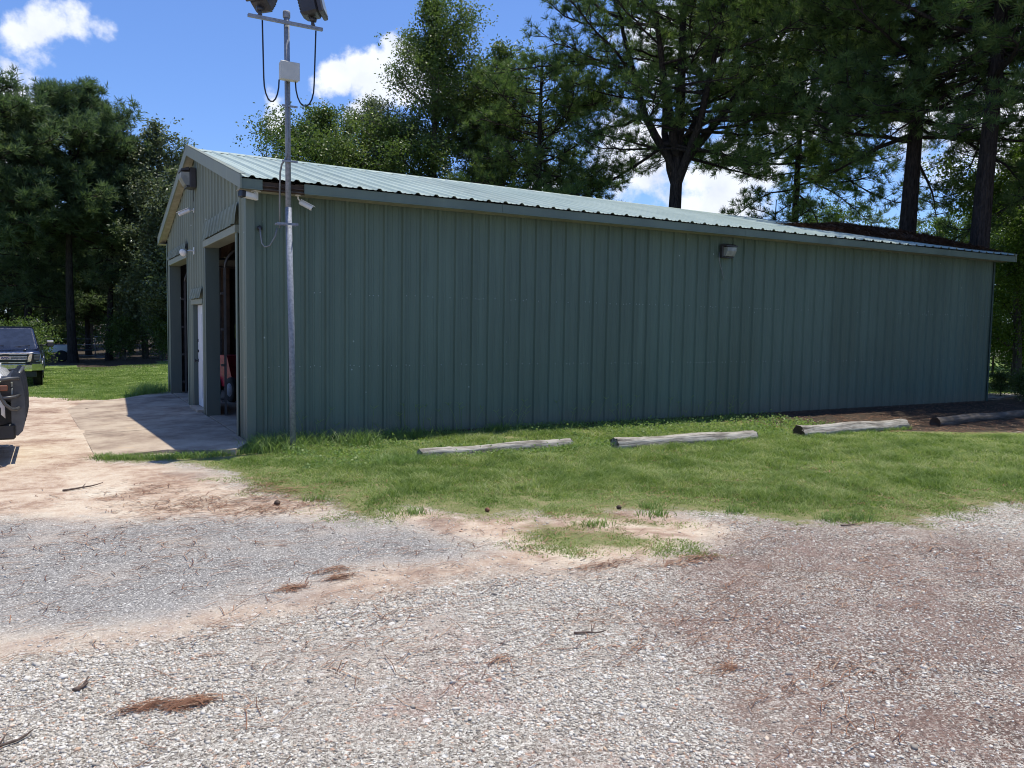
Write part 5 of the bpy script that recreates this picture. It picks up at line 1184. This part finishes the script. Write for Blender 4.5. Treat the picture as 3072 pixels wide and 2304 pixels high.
# ------------------------------------------------------------------ gravel, needles, twigs
def stones():
    r = np.random.default_rng(5)
    phi = (1+5**.5)/2; base = np.array([(-1, phi, 0), (1, phi, 0), (-1, -phi, 0), (1, -phi, 0), (0, -1, phi), (0, 1, phi), (0, -1, -phi), (0, 1, -phi), (phi, 0, -1), (phi, 0, 1), (-phi, 0, -1), (-phi, 0, 1)])/math.sqrt(1+phi*phi)
    bf = np.array([(0, 11, 5), (0, 5, 1), (0, 1, 7), (0, 7, 10), (0, 10, 11), (1, 5, 9), (5, 11, 4), (11, 10, 2), (10, 7, 6), (7, 1, 8), (3, 9, 4), (3, 4, 2), (3, 2, 6), (3, 6, 8), (3, 8, 9), (4, 9, 5), (2, 4, 11), (6, 2, 10), (8, 6, 7), (9, 8, 1)])
    n = 330000; x = r.uniform(-5, 9, n); y = r.uniform(-10.2, -4.6, n); k = vis(x, y, .03); x = x[k]; y = y[k]; D = np.hypot(x-CAM.x, y-CAM.y)
    lw = sdf(POLY['lawn'], x, y); ss = np.maximum(sdf(POLY['sand'], x, y), sdf(POLY['sand2'], x, y)); aa = sdf(POLY['asph'], x, y); rd = sdf(POLY['red'], x, y)
    cl = fbm(x, y, .9, 60); p = np.where(cl > .42, 1, .22)*np.where(ss > -.15, .10, 1)*np.where(aa > -.1, .06, 1)*np.where(rd > 0, .34, 1)*np.where(lw > -.1, 0, 1)*np.clip((4.6/D)**2.0, 0, 1)
    k = r.uniform(0, 1, len(x)) < p; x = x[k]; y = y[k]; D = D[k]; n = len(x)
    sz = np.minimum(np.exp(r.normal(-5.30, .36, n))*(1+.04*D), .021)
    sc = np.c_[sz*r.uniform(.8, 1.5, n), sz*r.uniform(.7, 1.1, n), sz*r.uniform(.45, .8, n)]
    a = r.uniform(0, 6.28, n); B_ = base[None]*(1+r.normal(0, .24, (n, 12, 1)))*sc[:, None]; ca, sa = np.cos(a)[:, None], np.sin(a)[:, None]
    V = np.stack([B_[..., 0]*ca-B_[..., 1]*sa, B_[..., 0]*sa+B_[..., 1]*ca, B_[..., 2]], -1)+np.c_[x, y, gz(x, y)+sc[:, 2]*.25][:, None]
    F = (bf[None]+(np.arange(n)*12)[:, None, None]).reshape(-1, 3)
    o = mesh_np('gravel', V.reshape(-1, 3), F, M['stone']); tag(o, 'loose pale limestone gravel covering the foreground drive', 'gravel', kind='stuff')
stones()
def straw():
    r = np.random.default_rng(6); X = []; Y = []
    def cl(n, cx, cy, sx, sy): X.append(r.normal(cx, sx, n)); Y.append(r.normal(cy, sy, n))
    for cx, cy, sx, sy, n in ((-2.08, -7.87, .07, .018, 80), (-1.9, -7.93, .05, .02, 110), (-1.03, -6.46, .05, .03, 60), (-.68, -6.38, .06, .03, 60), (.68, -8.83, .06, .02, 24), (-.36, -8.19, .05, .02, 16), (-.66, -6.2, .08, .03, 50), (1.9, -7.2, .2, .06, 120), (1.2, -7.0, .15, .05, 80), (-1.2, -3.55, .35, .2, 350), (-1.6, -2.7, .4, .3, 200), (-.6, -4.0, .25, .15, 220), (-.35, -3.2, .15, .5, 220), (1.3, -9.2, .3, .1, 60), (-2.2, -4.6, .6, .3, 150)): cl(n, cx, cy, sx, sy)
    n = 5200; x = r.uniform(-5, 8, n); y = r.uniform(-9.8, -3, n); k = (fbm(x, y, 1.2, 91) > .50); X.append(x[k]); Y.append(y[k])
    n = 2600; x = r.uniform(-5, 7, n); y = r.uniform(-8.5, -2.5, n); k = (fbm(x, y, .8, 93) > .42); X.append(x[k]); Y.append(y[k]); nl = sum(map(len, X))
    n = 9000; x = r.uniform(8.8, 24, n); y = r.uniform(-4.2, -.05, n); k = sdf(POLY['mulch'], x, y) > -.1; X.append(x[k]); Y.append(y[k])
    x = np.concatenate(X); y = np.concatenate(Y); n = len(x); D = np.hypot(x-CAM.x, y-CAM.y)
    a = np.where(r.random(n) < .6, r.normal(.15, .45, n), r.uniform(0, math.pi, n)); L = r.uniform(.03, .085, n); ln_ = slice(nl-2000, nl) if nl > 2000 else slice(0, 2000); L[ln_] *= r.uniform(1.0, 1.7, 2000); w = .0011+.00023*D; cv = r.normal(0, .25, n)
    z = gz(x, y)+r.uniform(.005, .018, n); d = np.c_[np.cos(a), np.sin(a)]*L[:, None]; q = np.c_[-np.sin(a), np.cos(a)]
    m = np.c_[x, y]+q*(cv*L)[:, None]
    def P(c, s, dz): return np.c_[c+q*(s*w)[:, None], z+dz]
    A = np.c_[x, y]-d; C = np.c_[x, y]+d
    V = np.stack([P(A, -1, 0), P(A, 1, 0), P(m, 1, .004), P(m, -1, .004), P(C, 1, 0), P(C, -1, 0)], 1).reshape(-1, 3); b = (np.arange(n)*6)[:, None]
    F = np.concatenate([b+np.array([0, 1, 2, 3]), b+np.array([3, 2, 4, 5])])
    o = mesh_np('pine_straw', V, F, M['straw']); tag(o, 'scattered brown pine needles over the gravel, sand and bare soil', 'pine straw', kind='stuff')
straw()
def twig(x, y, L, a, label, r=.006, curve=.3, seed=0):
    rr = np.random.default_rng(seed); t = tag(empty('twig', (x, y, float(gz(x, y))+r)), label, 'twig', 'twigs fallen on the drive')
    P = [(math.cos(a)*L*s+rr.normal(0, .008), math.sin(a)*L*s+curve*L*s*s*.4, .004+.04*max(0, s-.75)) for s in np.linspace(0, 1, 7)]
    mb = MB(); mb.tube(P, [r, r, r*.9, r*.8, r*.7, r*.55, r*.3], 6)
    mb.tube([P[3], (P[3][0]+.03, P[3][1]+.05, .03)], [r*.6, r*.3], 5); mb.build('stem', M['twigm'], t)
twig(-2.38, -2.35, .42, .35, 'curved grey twig on the pale sand by the apron', .011, .6, 1)
twig(-2.75, -8.05, .25, .5, 'dark stick at the lower left corner of the gravel', .009, .2, 2)
twig(-2.36, -7.55, .09, .8, 'short dark chip of bark standing on the left gravel', .010, .1, 3)
twig(.22, -8.05, .20, -.5, 'dark forked twig on the gravel in the middle of the drive', .007, .2, 4)
twig(3.95, -6.98, .18, -.3, 'short twig at the lawn edge beside the right gravel', .008, .1, 5)
def cone(x, y, label, s=1., mat='brown'):
    t = tag(empty('pine_cone', (x, y, float(gz(x, y))+.02)), label, 'pine cone', 'pine cones on the ground'); mb = MB(); Mx = Rm(1.4, 'X')
    mb.lathe([(.002, -.05*s), (.028*s, -.03*s), (.018*s, -.022*s), (.034*s, -.01*s), (.022*s, 0), (.032*s, .012*s), (.018*s, .022*s), (.022*s, .032*s), (.004, .05*s)], 10, Mx); mb.build('scales', M[mat], t)
cone(-.52, -3.86, 'dark pine cone on the sand near the lawn tip', .9); cone(-1.88, 6.45, 'pine cone lying on the sunlit concrete apron', 1.6); cone(1.25, -5.0, 'reddish leaf litter on the short grass', .7, 'rust'); cone(2.52, -5.45, 'pine cone at the bare patch of the lawn', .7)
for o_ in list(bpy.data.objects):
    if o_.type == 'MESH' and o_.data.users == 0: bpy.data.objects.remove(o_)
